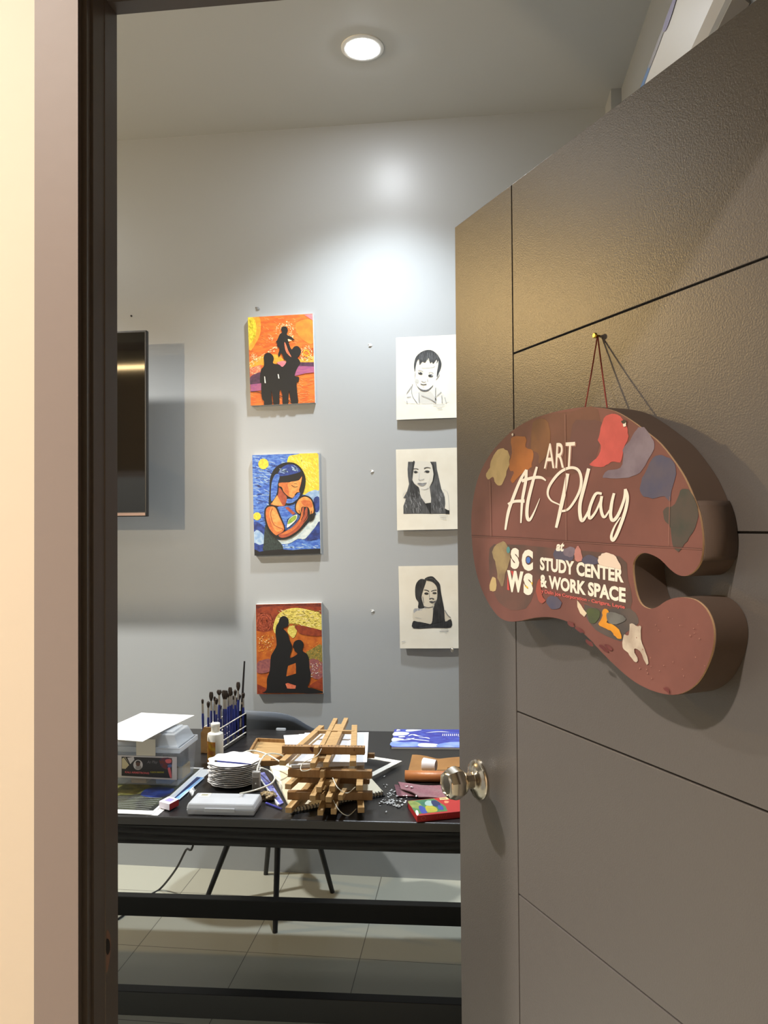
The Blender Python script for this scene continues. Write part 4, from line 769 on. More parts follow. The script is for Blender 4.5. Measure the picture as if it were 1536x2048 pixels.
# note hanging at the front, loose white sheet on top
w = MB(); nq = [K_bin(362, 500), K_bin(690, 500), K_bin(690, 785), K_bin(362, 775)]
pts = [onY(*p, by0-.0055) for p in nq]; w.prism(pts, (0, .0006, 0)); o = w.build('paper_note', mat('note_cream', (214, 208, 190), .8), bin_, True); o['label'] = 'blank cream paper note'
ZS = PZ+H1+.0465
f1, f2, f3 = onZ(*K_bin(470, 545), ZS), onZ(*K_bin(1355, 112), ZS), onZ(*K_bin(450, 52), ZS); f4 = f1+f3-f2
w = MB(); w.grid(lambda s, t: f4.lerp(f1, s).lerp(f3.lerp(f2, s), t)+Vector((0, 0, .004*math.sin(t*PI)*(s-.5)+.003*s*t)), 8, 8, 0, (0, 0, .0012)); tag(w.build('paper_sheet', shw), 'blank white sheet lying on the lid of the storage box', 'paper')

# ------------------------------------------------------------------ small things by the box
card_b = mat('card_blue', (96, 152, 214), .4, var=(20, (150, 190, 230))); card_dk = mat('card_navy', (28, 48, 96), .4)
A_ = [T(333, 1606), T(357, 1603), T(409, 1558), T(388, 1555)]
strip = empty('cardboard_strip', T(370, 1580)); tag(strip, 'light blue printed card strip slanting back along the storage box', 'card')
w = MB(); w.prism([p+Vector((0, 0, .0025)) for p in A_], (0, 0, .0014)); w.build('card', card_b, strip, True)
A = Art(lambda s, t, k: A_[0].lerp(A_[1], s).lerp(A_[3].lerp(A_[2], s), t)+Vector((0, 0, .004+.00003*k)))
A.shape([(0, 0), (.35, 0), (.3, 1), (0, 1)], mat('card_pale', (214, 222, 232), .4), False); A.shape([(.35, .02), (.5, .02), (.7, .98), (.3, .98)], card_dk, False); A.shape([(.92, 0), (1, 0), (1, 1), (.92, 1)], mat('card_pale', (214, 222, 232), .4), False); A.build('card_print', strip)
ea = T(318, 1618); eb = T(339, 1624); ec = T(358, 1613.5); ed = ea+ec-eb
er = empty('eraser', (ea+ec)/2); tag(er, 'small eraser in a white and red card sleeve near the table edge', 'eraser')
w = MB(); zz = Vector((0, 0, .0035)); w.hexa([p+zz for p in (ea, eb, ec, ed)]+[p+zz+Vector((0, 0, .017)) for p in (ea, eb, ec, ed)]); w.mi[1] = 1; w.mi[3] = 2
w.build('sleeve', [mat('eraser_white', (222, 216, 226), .5), mat('eraser_top', (214, 206, 226), .5), mat('eraser_red', (150, 24, 26), .5)], er, True, bevel=.0008)
A = Art(lambda s, t, k: ea.lerp(eb, s).lerp(ed.lerp(ec, s), t)+Vector((0, 0, .0206+.00003*k))); A.shape([(.25, .3), (.8, .3), (.8, .8), (.25, .8)], mat('eraser_print', (150, 140, 190), .5), False); A.build('sleeve_print', er)
# translucent pencil case
ca, cb, cd = T(371, 1631), T(510, 1634), T(525, 1612); ce = ca+cd-cb; cu_ = (cb-ca).normalized(); cv = Vector((-cu_.y, cu_.x, 0))
case = empty('pencil_case', (ca+cd)/2); tag(case, 'frosted clear plastic pencil case with a barcode sticker at the table edge', 'pencil case')
frost = mat('frosted_plastic', (206, 210, 216), .3, spec=.5, trans=.30); L_ = (cb-ca).length; W_ = .088
def cpt(a, b, z): return ca+cu_*a+cv*b+Vector((0, 0, z))
def slab(mb, i0, z0, i1, z1, m=0): mb.hexa([cpt(i0, i0, z0), cpt(L_-i0, i0, z0), cpt(L_-i0, W_-i0, z0), cpt(i0, W_-i0, z0), cpt(i1, i1, z1), cpt(L_-i1, i1, z1), cpt(L_-i1, W_-i1, z1), cpt(i1, W_-i1, z1)], m)
w = MB(); slab(w, .004, .0005, .001, .0155); w.build('case_base', frost, case, True, bevel=.003)
w = MB(); slab(w, .0005, .0157, .005, .031); w.build('case_lid', frost, case, True, bevel=.004)
w = MB(); w.hexa([cpt(.05, -.0015, .010), cpt(.13, -.0015, .010), cpt(.13, .002, .010), cpt(.05, .002, .010), cpt(.05, -.0015, .02), cpt(.13, -.0015, .02), cpt(.13, .002, .02), cpt(.05, .002, .02)]); w.build('clasp', frost, case, True, bevel=.001)
A = Art(lambda s, t, k: cpt(s, t, .0313+.00003*k)); A.shape([(.016, .052), (.046, .052), (.046, .078), (.016, .078)], mat('sticker', (232, 228, 208), .6), False); A.shape([(.022, .058), (.040, .058), (.040, .072), (.022, .072)], mat('sticker_print', (150, 150, 130), .6), False); A.build('barcode_sticker', case)
w = MB(); w.hexa([cpt(.06, .02, .006), cpt(.10, .02, .006), cpt(.10, .06, .006), cpt(.06, .06, .006), cpt(.06, .02, .014), cpt(.10, .02, .014), cpt(.10, .06, .014), cpt(.06, .06, .014)]); w.build('red_refill', mat('refill_red', (190, 50, 70), .5), case, True)
# curl of tissue at the back left corner of the case
w = MB(); c0 = T(383, 1593); w.grid(lambda s, t: c0+Vector((.012*(s-.5)+.004*math.sin(t*7), .03*(t-.5), .004+.012*abs(math.sin(s*3+t*4))+.004*t)), 6, 10, 0, (0, 0, .0006)); tag(w.build('tissue_scrap', shw), 'crumpled scrap of white tissue behind the pencil case corner', 'tissue')

# ------------------------------------------------------------------ bottle, brush rack with brushes
bc = Vector((-.818, 2.360, TT)); bot = empty('paint_bottle', bc); tag(bot, 'white plastic bottle with yellow label beside the brush rack', 'bottle')
bw = mat('bottle_white', (232, 230, 220), .35); by_ = mat('bottle_label_yellow', (214, 172, 36), .5, var=(50, (178, 104, 30)))
w = MB(); w.lathe([(.018, 0), (.0245, .002), (.025, .006), (.025, .090), (.0235, .096), (.015, .1005), (.0125, .102)], 0, 32); w.build('bottle_body', bw, bot)
w = MB(); w.lathe([(.0125, .101), (.0138, .102), (.0138, .117), (.0145, .118), (.0145, .126), (.0135, .1275)], 0, 28); w.build('cap', bw, bot)
w = MB(); w.grid(lambda s, t: Vector((.0254*math.cos(R(176+s*112)), .0254*math.sin(R(176+s*112)), .008+.066*t)), 14, 2, 0); w.build('label', by_, bot)
ra, rb = T(444, 1505), T(493, 1472); rdir = (rb-ra).normalized(); rl = (rb-ra).length+.03; rside = Vector((-rdir.y, rdir.x, 0))
R0 = ra-rdir*.028; RW = .062
def rpt(a, b, z): return R0+rdir*a+rside*b+Vector((0, 0, z))
rack = empty('brush_rack', rpt(rl/2, RW/2, 0)); tag(rack, 'brush rack with brown end board and thin white rails holding paintbrushes', 'rack')
brd = mat('rack_board_brown', (150, 112, 62), .7, var=(30, (126, 92, 50))); rdk = mat('rack_dark', (24, 22, 20), .6); rwh = mat('rack_rail_white', (222, 218, 206), .5)
w = MB(); w.hexa([rpt(0, 0, 0), rpt(rl, 0, 0), rpt(rl, RW, 0), rpt(0, RW, 0), rpt(0, 0, .004), rpt(rl, 0, .004), rpt(rl, RW, .004), rpt(0, RW, .004)]); w.build('base_board', rdk, rack, True)
for a, m, nm in ((0, brd, 'end_board'), (rl-.004, rdk, 'end_board')):
    w = MB(); s_ = .004
    prof_ = [(0, 0), (RW, 0), (RW, .070), (RW-.006, .078), (RW-.010, .088), (.012, .088), (.006, .080), (0, .078)]
    w.prism([rpt(a, b_, z) for b_, z in prof_], rdir*s_); w.build(nm, m, rack, True)
for b_ in (.001, RW-.001):
    for z in (.082, .036, .014):
        w = MB(); w.bar(rpt(.004, b_, z), rpt(rl-.004, b_, z), .003, .0025); w.build('rail', rwh, rack, True)
# brushes
hb = mat('brush_handle_blue', (26, 40, 120), .3); hdk = mat('brush_handle_black', (22, 20, 20), .35); fer = mat('brush_ferrule', (176, 170, 158), .28, metal=.9); brs = mat('brush_bristle_brown', (60, 46, 34), .85, var=(300, (30, 25, 22)))
def brush(name, Lg, hw, bl, flat, handle, label, base, lean, inverted=False):
    """local +z from handle end to tip"""
    r = empty(name, base); tag(r, label, 'paintbrush', 'paintbrushes standing in the rack' if 'rack' in label else None)
    r.rotation_euler = lean
    fl = .032 if Lg > .12 else .02; hl = Lg-fl-bl
    w = MB(); w.tube([(0, 0, 0), (0, 0, hl*.15), (0, 0, hl*.6), (0, 0, hl*.88), (0, 0, hl)], [.0016, .0024, .0034, .0042, .0034], 0, 10); w.build('handle', handle, r)
    w = MB(); w.tube([(0, 0, hl-.001), (0, 0, hl+fl*.6), (0, 0, hl+fl)], [.0035, .0034, .0032], 0, 10); w.build('ferrule', fer, r)
    w = MB()
    def fs(t, rr, z):
        q = min(1, (z-hl-fl)/(bl*.4)) if z > hl+fl else 0; return rr*(1+(hw/.0032-1)*q*abs(math.cos(t))) if flat else rr*(1+(hw/.0032-1)*q), z
    prof_ = [(.0031, hl+fl-.001), (.0032, hl+fl+bl*.25), (.0032, hl+fl+bl*.5), (.003, hl+fl+bl*.8), (.0022 if flat else .001, hl+fl+bl)]
    w.lathe(prof_, 0, 14, f=fs); w.build('bristles', brs, r); return r
specs = [(100, 588, 0, 'small'), (178, 618, 0, 'round'), (216, 494, 0, 'flat'), (262, 553, 0, 'small'), (286, 575, 1, 'round'), (323, 467, 1, 'fan'), (342, 668, 0, 'small'), (385, 472, 1, 'flat'), (412, 474, 1, 'flat'), (443, 508, 0, 'small'), (470, 432, 1, 'flat'), (490, 478, 1, 'small'), (515, 540, 0, 'small'), (537, 463, 1, 'round'), (556, 566, 0, 'small'), (577, 362, 1, 'flat'), (598, 524, 0, 'round'), (645, 498, 0, 'round')]
ordn = ['first', 'second', 'third', 'fourth', 'fifth', 'sixth', 'seventh', 'eighth', 'ninth', 'tenth', 'eleventh', 'twelfth', 'thirteenth', 'fourteenth', 'fifteenth', 'sixteenth', 'seventeenth', 'eighteenth']
def rack_spot(px, b_):
    lo, hi = .008, rl-.008
    def pxof(a):
        d = rpt(a, b_, .1)-EYE; return 768+FPX*d.dot(CX)/d.dot(CF)
    for _ in range(30):
        m_ = (lo+hi)/2
        if pxof(m_) < px: lo = m_
        else: hi = m_
    return lo
for i, (x, y, row, kind) in enumerate(specs):
    px, py = K_br(x, y); b_ = (.044, .018)[row] if px > 425 else (.052, .030)[row]
    if px < 415: b_ = .056
    if px > 483: b_ = .008
    a = rack_spot(px, b_); base = rpt(a, b_, .0045); tip = onY(px, py, base.y); lean = (0, math.atan2(tip.x-base.x, tip.z-base.z), 0); Lg = (tip-base).length
    hw, bl = {'small': (.0042, .014), 'round': (.0058, .020), 'flat': (.0076, .029), 'fan': (.009, .016)}[kind]
    brush('paintbrush', Lg, hw, bl, kind in ('flat', 'fan'), hb, 'blue-handled %s-tipped paintbrush in the rack, %s from the left' % ({'small': 'fine', 'round': 'round', 'flat': 'flat', 'fan': 'fan'}[kind], ordn[i]), base, lean)
# one long black brush standing handle up
px, py = K_br(650, 480); base = rpt(rl-.012, .02, .0045); tip = onY(*K_br(661, 82), base.y)
Lb = (tip-base).length; r = empty('long_paintbrush', base); r.rotation_euler = (0, math.atan2(tip.x-base.x, tip.z-base.z), 0); tag(r, 'tall black paintbrush standing handle up above all the others in the rack', 'paintbrush')
w = MB(); w.tube([(0, 0, .06), (0, 0, .12), (0, 0, Lb*.8), (0, 0, Lb)], [.0034, .004, .0034, .0028], 0, 10); w.build('handle', hdk, r)
w = MB(); w.tube([(0, 0, .03), (0, 0, .061)], .0036, 0, 10); w.build('ferrule', fer, r)
w = MB(); w.lathe([(.0012, .001), (.0036, .012), (.0034, .031)], 0, 12); w.build('bristles', brs, r)
w = MB(); w.tube([(0, 0, Lb*.42), (0, 0, Lb*.45)], .0045, 0, 10); w.build('silver_band', fer, r)

# ------------------------------------------------------------------ stack of flower-shaped paint trays with a brush on top
tray_m = mat('tray_white_plastic', (232, 231, 230), .5, spec=.4)
tc_ = Vector((-.700, 2.182, TT))
def fl_(t, r, z):
    q = (r/.071)**3; return r*(1+.036*q*math.cos(10*t)), z+.0007*q*math.cos(10*t)
tn = ['topmost tray of the stack, under the thin blue brush', 'second tray from the top of the stack', 'third tray from the top of the stack', 'fourth tray from the top of the stack', 'fifth tray from the top of the stack', 'sixth tray from the top of the stack', 'sixth tray from the bottom of the stack', 'fifth tray from the bottom of the stack', 'fourth tray from the bottom of the stack', 'third tray from the bottom of the stack', 'second tray from the bottom of the stack', 'lowest tray of the stack, resting on the black table']
NT = 12; tr0 = None
for i in range(NT):
    if tr0 is None:
        w = MB(); w.lathe([(.004, .0030), (.020, .0028), (.024, .0022), (.040, .0020), (.050, .0040), (.060, .0090), (.067, .0125), (.0735, .0130), (.0735, .0120), (.066, .0105), (.058, .0062), (.048, .0012), (.038, .0004), (.004, .0004)], 0, 80, f=fl_, cap=True); o = w.build('paint_tray', tray_m); tr0 = o
    else: o = tr0.copy(); C.objects.link(o)
    o.location = tc_+Vector((random.uniform(-.0006, .0006), random.uniform(-.0006, .0006), .0012+.0052*i)); o.rotation_euler = (0, 0, random.uniform(-3, 3))
    tag(o, 'white flower-shaped '+tn[NT-1-i], 'paint tray', 'white flower-shaped paint trays in a stack')
zt = TT+.0052*11+.0178
p0, p1 = onZ(*K_pl(300, 284), zt), onZ(*K_pl(748, 324), zt)
tb_ = empty('thin_brush', p0); tag(tb_, 'thin dark blue brush lying across the stack of white paint trays', 'paintbrush')
w = MB(); w.tube([p0, p0.lerp(p1, .7), p1], [.0024, .0024, .0012], 0, 8); w.build('handle', hb, tb_, True)
p2 = p0+(p0-p1).normalized()*.008; w = MB(); w.tube([p2, p0], [.0026, .0026], 0, 8); w.build('end_cap', hdk, tb_, True)

# ------------------------------------------------------------------ wooden tray, white cable with inline switch
wood = mat('pine_wood', (184, 150, 102), .55, var=(16, (168, 134, 86), (1, 6, 1))); wood_d = mat('brown_wood', (156, 120, 76), .5, var=(16, (142, 106, 64), (6, 1, 1)))
wt = empty('wooden_tray', (-.665, 2.46, TT)); tag(wt, 'shallow brown wooden tray behind the paint trays, left of the easels', 'tray')
q = [Vector((-.722, 2.345, TT)), Vector((-.592, 2.364, TT)), Vector((-.615, 2.590, TT)), Vector((-.752, 2.600, TT))]
w = MB(); w.prism(q, (0, 0, .005)); w.build('tray_floor', wood, wt, True)
for i in range(4):
    a, b_ = q[i], q[(i+1) % 4]; w = MB(); w.bar(a+Vector((0, 0, .008)), b_+Vector((0, 0, .008)), .007, .016); w.build('tray_side', wood_d, wt, True)
w = MB(); w.bar(Vector((-.640, 2.38, TT+.010)), Vector((-.602, 2.46, TT+.016)), .012, .008); tag(w.build('wooden_stick', wood_d), 'short wooden slat lying slanted in the wooden tray', 'stick')
wc = mat('cable_white', (232, 230, 214), .45)
sw = T(513, 1581)
cab = empty('light_cable', sw); tag(cab, 'thin white cable looping over the tray with an inline switch', 'cable')
def at(px, py, Yd): return onY(px, py, Yd)
w = MB(); w.tube(crom([at(474, 1520, 2.275), at(483, 1508, 2.275), at(497, 1502, 2.28), at(512, 1502, 2.29), at(535, 1509, 2.27), at(556, 1521, 2.23), at(577, 1534, 2.18), T(586, 1536, .03)], False, 6), .0021, 0, 8); w.build('cable', wc, cab, True)
w = MB(); w.tube(crom([sw+Vector((0, .006, .052)), at(516, 1533, 2.15), at(522, 1520, 2.17), at(532, 1509, 2.2), at(547, 1507, 2.23), at(562, 1510, 2.25), at(573, 1516, 2.26)], False, 6), .0021, 0, 8); w.build('cable', wc, cab, True)
w = MB(); w.tube(crom([at(506, 1534, 2.28), at(520, 1535, 2.27), at(535, 1540, 2.22), at(547, 1549, 2.17), at(549, 1558, 2.12), at(541, 1568, 2.09), at(520, 1577, 2.06), at(500, 1583, 2.05), T(480, 1587, .040)], False, 6), .0021, 0, 8); w.build('cable', wc, cab, True)
w = MB(); w.box(-.0115, .0115, -.007, .007, 0, .054, 0, Matrix.Translation(sw+Vector((0, 0, .0005)))); w.build('inline_switch', mat('switch_grey', (160, 158, 156), .45), cab, True, bevel=.003)
w = MB(); w.box(-.009, .009, -.0082, -.0065, .004, .040, 0, Matrix.Translation(sw)); o = w.build('switch_panel', mat('switch_panel_grey', (120, 116, 112), .5), cab, True, bevel=.002)
w = MB(); w.lathe([(.0022, 0), (.0018, .0008)], 0, 10, Matrix.Translation(sw+Vector((0, -.0083, .022))) @ Matrix.Rotation(PI/2, 4, 'X')); w.build('switch_button', shw, cab, True)

# ------------------------------------------------------------------ sketchbooks
pap = mat('sketch_paper_cream', (232, 224, 200), .85); cov = mat('sketchbook_black_cover', (26, 25, 25), .6); ink = mat('ink_marks', (40, 34, 34), .7)
S = [T(585, 1629), T(768, 1593), None, T(540, 1540)]; S[2] = S[3]+(S[1]-S[0])
sk = empty('spiral_sketchbook', (S[0]+S[2])/2); tag(sk, 'large spiral sketchbook with cream pages lying under the wooden easels', 'sketchbook')
def spt(s, t, z): return S[0].lerp(S[1], s).lerp(S[3].lerp(S[2], s), t)+Vector((0, 0, z))
w = MB(); w.prism([spt(-.012, .0, .0003), spt(1.012, .0, .0003), spt(1.012, 1.01, .0003), spt(-.012, 1.01, .0003)], (0, 0, .002)); w.build('cover', cov, sk, True)
w = MB(); w.prism([spt(0, .02, .0024), spt(1, .02, .0024), spt(1, 1, .0024), spt(0, 1, .0024)], (0, 0, .009)); w.build('page_block', pap, sk, True, bevel=.0006)
A = Art(lambda s, t, k: spt(s, t, .0115+.00003*k))
for i in range(5): A.stroke([(.13+.05*i, .70-.04*i), (.145+.05*i, .665-.04*i)], .012, ink, False)
A.build('ink_script', sk)
w = MB(); sp_ = MB(); n = 30
for i in range(n):
    c = spt(.015+.97*i/(n-1), .010, .0066); pts = [c+Vector((0, 0, 0))+(S[3]-S[0]).normalized()*(.0068*math.cos(a))+Vector((0, 0, .0055*math.sin(a))) for a in [k*2*PI/12 for k in range(12)]]
    sp_.tube(pts, .0011, 0, 5)
o = sp_.build('spiral_binding', mat('spiral_black_wire', (30, 28, 28), .35, metal=.5), sk, True)
A = Art(lambda s, t, k: spt(s, t, .01145+.00003*k))
A.k = 1
for i in range(n): A.shape([(.008+.97*i/(n-1), .024), (.022+.97*i/(n-1), .024), (.022+.97*i/(n-1), .040), (.008+.97*i/(n-1), .040)], ink, False, new=False)
A.build('punched_holes', sk)
bl_ = mat('blue_floral', (70, 74, 160), .5, var=(45, (150, 152, 206)))
B = [T(558, 1613), T(567, 1608), T(529, 1547), T(512, 1548)]
bk = empty('patterned_notebook', (B[0]+B[2])/2); tag(bk, 'blue floral notebook showing between the inline switch and the sketchbook', 'notebook')
w = MB(); w.prism(B, (0, 0, .004)); w.build('notebook_cover', bl_, bk, True)
w = MB(); w.bar(B[0]+Vector((-.001, 0, .0035)), B[3]+Vector((-.001, 0, .0035)), .004, .0055); w.build('page_edge', shw, bk, True)
w = MB(); p0, p1 = T(532, 1606, .003), T(564, 1618, .003); w.tube([p0, p0.lerp(p1, .8), p1], [.003, .003, .0016], 0, 8); tag(w.build('ballpoint_pen', mat('pen_blue', (50, 50, 140), .35)), 'dark blue pen on the table right of the pencil case', 'pen')
w = MB(); c0 = T(536, 1600)
def crump(s, t):
    th, ph = 2*PI*s, PI*t; rr = .017+.0045*math.sin(5*th+2*math.cos(4*ph))*math.sin(ph)+.003*math.sin(9*th)*math.sin(3*ph); return c0+Vector((rr*1.25*math.sin(ph)*math.cos(th), rr*math.sin(ph)*math.sin(th), .0105-rr*.62*math.cos(ph)+.0015))
w.grid(crump, 28, 14, 0); tag(w.build('twine_bundle', mat('twine_beige', (170, 148, 108), .7, var=(90, (70, 60, 50)))), 'crumpled beige twine bundle behind the pencil case right end', 'twine')

# ------------------------------------------------------------------ table easels, stacked flat, with papers between
def easel(label, org, rz, tilt, folded, ledge_marks=False, legs_spread=(.10, .086)):
    r = empty('tabletop_easel', org); r.rotation_euler = (tilt, 0, rz); tag(r, label, 'easel', 'wooden tabletop easels in a stack')
    B_ = .014
    def p(nm, a, b_, wd=.017, h=.014, m=wood): w = MB(); w.bar(a, b_, wd, h); return w.build(nm, m, r, bevel=.0008)
    z = .007
    p('leg', (-legs_spread[0], -.062, z), (-.048, .275, z)); p('leg', (legs_spread[1], -.058, z), (.052, .285, z))
    p('centre_post', (-.0165, -.078, z), (-.0165, .36, z), .014); p('centre_post', (.0165, -.070, z), (.0165, .365, z), .014)
    p('slider', (0, -.03, z), (0, .30, z), .018, .010)
    p('crossbar', (-.058, .22, z+.003), (.058, .22, z+.003), .010, .010)
    w = MB(); w.box(-.112, .112, -.008, .010, .0142, .0345); lg = w.build('ledge', wood_d, r, bevel=.0008)
    if ledge_marks:
        A = Art(lambda x, y, k: Vector((x, -.0082-.00003*k, y))); c0 = mat('heart_maroon', (70, 24, 22), .6)
        A.shape([(-.036, .0322), (-.031, .0335), (-.028, .0315), (-.025, .0335), (-.0205, .0318), (-.0225, .026), (-.028, .0195), (-.034, .026)], c0); A.shape([(.083, .024), (.0845, .024), (.0845, .031), (.083, .031)], c0, False)
        o = A.build('heart_mark', lg, False)
        A = Art(lambda x, y, k: Vector((x, y, .0347+.00003*k))); A.k = 1; rr = random.Random(3)
        for i in range(24):
            x = -.104+.208*i/23
            if i in (6, 7, 12, 17): continue
            for _ in range(2): A.stroke([(x+rr.uniform(-.002, .002), -.005), (x+rr.uniform(-.003, .003), .007)], .0011, ink, False, new=False)
        A.build('ink_writing', lg, False)
    if not folded:
        zb = -.0105
        p('rear_leg', (-.030, -.092, zb), (-.024, .31, zb), .015); p('rear_leg', (.012, -.098, zb), (.010, .31, zb), .015); p('rear_crossbar', (-.10, .05, zb), (.10, .05, zb), .014, .0135, wood_d); p('rear_crossbar', (-.09, .28, zb), (.09, .28, zb), .014, .0135, wood_d)
        p('prop_block', (.040, -.082, zb), (.044, -.03, zb), .012); p('hinge_block', (0, .30, -.002), (0, .33, -.002), .03, .022, wood_d)
    p('post_stop', (-.016, -.030, .030), (-.016, -.004, .028), .012, .018)
    w = MB(); w.tube(crom([(.012, -.03, .022), (.03, -.062, .008), (.052, -.055, -.008), (.07, -.02, -.004)] if not ledge_marks else [(-.004, -.01, .030), (-.012, -.04, .020), (-.045, -.062, .008), (-.045, -.085, -.004), (-.022, -.08, -.002), (-.014, -.05, .010)], False, 6), .0011, 0, 6); w.build('cord', wc, r)
    return r
def eorg(pxa, z): return onZ(*pxa, z)
z_t = TT+.124
pa, pb = onZ(641, 1523, z_t+.014), onZ(684, 1438, z_t+.014); rz_t = math.atan2(pb.y-pa.y, pb.x-pa.x)-PI/2
easel('bottom wooden tabletop easel lying directly on the spiral sketchbook', onZ(660, 1593, TT+.0345), rz_t+R(2), 0, True).location.z = TT+.0136
em = onZ(660, 1551, TT+.085); em.z = TT+.0668
easel('middle wooden tabletop easel of the stack, its cord hanging in front', em, rz_t-R(1), 0, False)
et = onZ(647, 1497, z_t+.025); et.z = z_t-.0025
easel('top wooden tabletop easel with a small heart on its ledge, lying on white papers', et, rz_t, R(.8), True, True)
# papers between middle and top easel
PS = mat('bond_paper', (236, 238, 242), .75)
zp = TT+.1016
f0, f1 = onZ(582, 1533, zp), onZ(729, 1527, zp); ud = (f1-f0).normalized(); vd = Vector((-ud.y, ud.x, 0)); pa_ = R(-4); vd = Matrix.Rotation(0, 3, 'Z') @ vd
def psheet(off, ang, z, th, label, cat, grp=None, curl=0):
    c = f0+ud*(.5*(f1-f0).length)-vd*.016; Mz = Matrix.Rotation(ang, 3, 'Z'); hw = .098
    def fn(s, t): v = ud*((s-.5)*2*hw)+vd*(t*.297); v = Mz @ v; q = c+v+ud*off; q.z = z+curl*math.sin(s*PI)*-.004*(1-t); return q
    w = MB(); w.grid(fn, 8, 6, 0, (0, 0, th)); return tag(w.build('paper_stack' if th > .004 else 'paper_sheet', PS), label, cat, grp)
psheet(0, 0, zp, .0085, 'thick stack of white paper squeezed between two wooden easels', 'paper stack')
psheet(.004, R(-3), zp+.0087, .0008, 'white sheet turned slightly right on the paper stack, lowest of the loose ones', 'paper')
psheet(-.006, R(4), zp+.0097, .0008, 'white sheet turned left on the paper stack, its far corner sticking out left', 'paper')
psheet(.006, R(-6), zp+.0107, .0008, 'topmost white sheet directly under the easel with the heart', 'paper')

# ------------------------------------------------------------------ right half of the table
mf = mat('mat_board_white', (238, 236, 226), .8)
t0 = T(804, 1531); d1 = (T(748, 1522)-t0).normalized(); d2 = (T(745, 1562)-t0).normalized()
w = MB(); Lm, Wm = .20, .016
def mpt(a, b, z=0): return t0+d1*a+d2*b+Vector((0, 0, z+.0128))
ou = [(0, 0), (Lm, 0), (Lm, Lm*.9), (0, Lm*.9)]; inn = [(Wm*1.3, Wm*1.5), (Lm-Wm, Wm*1.5), (Lm-Wm, Lm*.9-Wm), (Wm*1.3, Lm*.9-Wm)]
a = w.add([mpt(*p) for p in ou]+[mpt(*p) for p in inn]); b_ = w.add([mpt(*p, .0012) for p in ou]+[mpt(*p, .0012) for p in inn])
for i in range(4):
    j = (i+1) % 4
    w.face((b_+i, b_+j, b_+4+j, b_+4+i)); w.face((a+j, a+i, a+4+i, a+4+j)); w.face((a+i, a+j, b_+j, b_+i)); w.face((a+4+j, a+4+i, b_+4+i, b_+4+j))
tag(w.build('paper_mat', mf), 'thin white paper mat whose corner points right from under the easels', 'paper mat')
# blue abstract pad
bd = mat('abstract_blue', (52, 52, 146), .45, var=(14, (70, 86, 176), (1, 2, 1), 2)); bl2 = mat('abstract_sky', (112, 138, 206), .45, var=(18, (150, 170, 222))); bwh = mat('abstract_white', (226, 228, 236), .5, var=(26, (190, 200, 226)))
G_ = [T(783, 1498), T(1005, 1500), T(1000, 1463), T(789, 1462)]
pad = empty('art_pad', (G_[0]+G_[2])/2); tag(pad, 'thin pad with a blue and white abstract cover at the back of the table', 'pad')
w = MB(); w.prism([p+Vector((0, 0, .0003)) for p in G_], (0, 0, .006)); w.build('pad_block', shw, pad, True)
def gp(s, t, k): return G_[0].lerp(G_[1], s).lerp(G_[3].lerp(G_[2], s), t)+Vector((0, 0, .0064+.00003*k))
A = Art(gp); A.shape([(0, 0), (1, 0), (1, 1), (0, 1)], bd, False)
A.shape([(0, .05), (.2, .04), (.27, .12), (.22, .28), (.1, .26), (0, .3)], bl2); A.shape([(.25, .04), (.42, .04), (.41, .18), (.26, .22)], bwh); A.shape([(.42, .03), (.7, .05), (.9, .2), (.6, .3), (.44, .2)], bl2)
for p in ([(0, .3), (.1, .4), (.08, .46), (0, .5)], [(0, .62), (.12, .66), (.14, .8), (.04, .85), (0, .8)], [(.12, .86), (.2, .9), (.26, .97), (.12, .98)], [(.06, .52), (.11, .55), (.1, .6), (.05, .58)], [(.02, .9), (.06, .94), (.03, .99)]): A.shape(p, bwh)
for p in ([(.14, .6), (.18, .7), (.22, .62), (.28, .58)], [(.12, .48), (.2, .42), (.3, .36), (.34, .32)], [(.24, .5), (.3, .52), (.34, .46)], [(.06, .36), (.14, .4), (.2, .5)], [(.3, .8), (.42, .86), (.52, .84)], [(.6, .6), (.7, .62), (.8, .55)]): A.stroke(p, lambda t: .03*math.sin(t*PI)+.005, bwh)
A.k += 1
for i in range(9): A.stroke([(.46+.018*i, .62), (.462+.018*i, .74)], .006, shw, False, new=False)
A.build('cover_art', pad)
# leather wrap: flat sheet, roll at the near edge; cup on top
lea = mat('tan_leather', (156, 112, 60), .5, bump=(120, .25), var=(10, (140, 98, 50))); leb = mat('tan_leather_roll', (178, 114, 64), .38, bump=(160, .2), var=(12, (164, 100, 54)))
lw = empty('leather_wrap', T(870, 1545)); tag(lw, 'tan leather tool wrap, partly rolled, behind the mauve cloth', 'leather wrap')
La, Lb_ = T(811, 1564), T(824, 1516); Lc = Vector((.10, 0, 0))
w = MB()
def lfn(s, t):
    back = .03*math.sin(s*6.2+2.6)*t*(.4+.6*s); q = La.lerp(Lb_, t)+Vector((.31*s, .012*s+back, .0012+.007*abs(math.sin(s*8+1))*t*t)); return q
w.grid(lfn, 24, 10, 0, (0, 0, .0018)); w.build('flat_part', lea, lw, True)
w = MB(); r0 = T(809, 1569)+Vector((0, .018, .0185)); rr_ = .018
nn = 26; m_ = 60; b0 = None
spir = [(rr_*(1-.011*k)*math.cos(-.6+k*2*PI/nn), rr_*(1-.011*k)*math.sin(-.6+k*2*PI/nn)) for k in range(m_)]
ax = Vector((1, .035, 0)).normalized(); ay = Vector((-ax.y, ax.x, 0))
w.grid(lambda s, t: r0+ax*(.32*t)+ay*spir[min(m_-1, int(round(s*(m_-1))))][0]+Vector((0, 0, spir[min(m_-1, int(round(s*(m_-1))))][1])), m_-1, 2, 0); o = w.build('rolled_part', leb, lw, True); q = o.modifiers.new('t', 'SOLIDIFY'); q.thickness = .0012; q.offset = -1
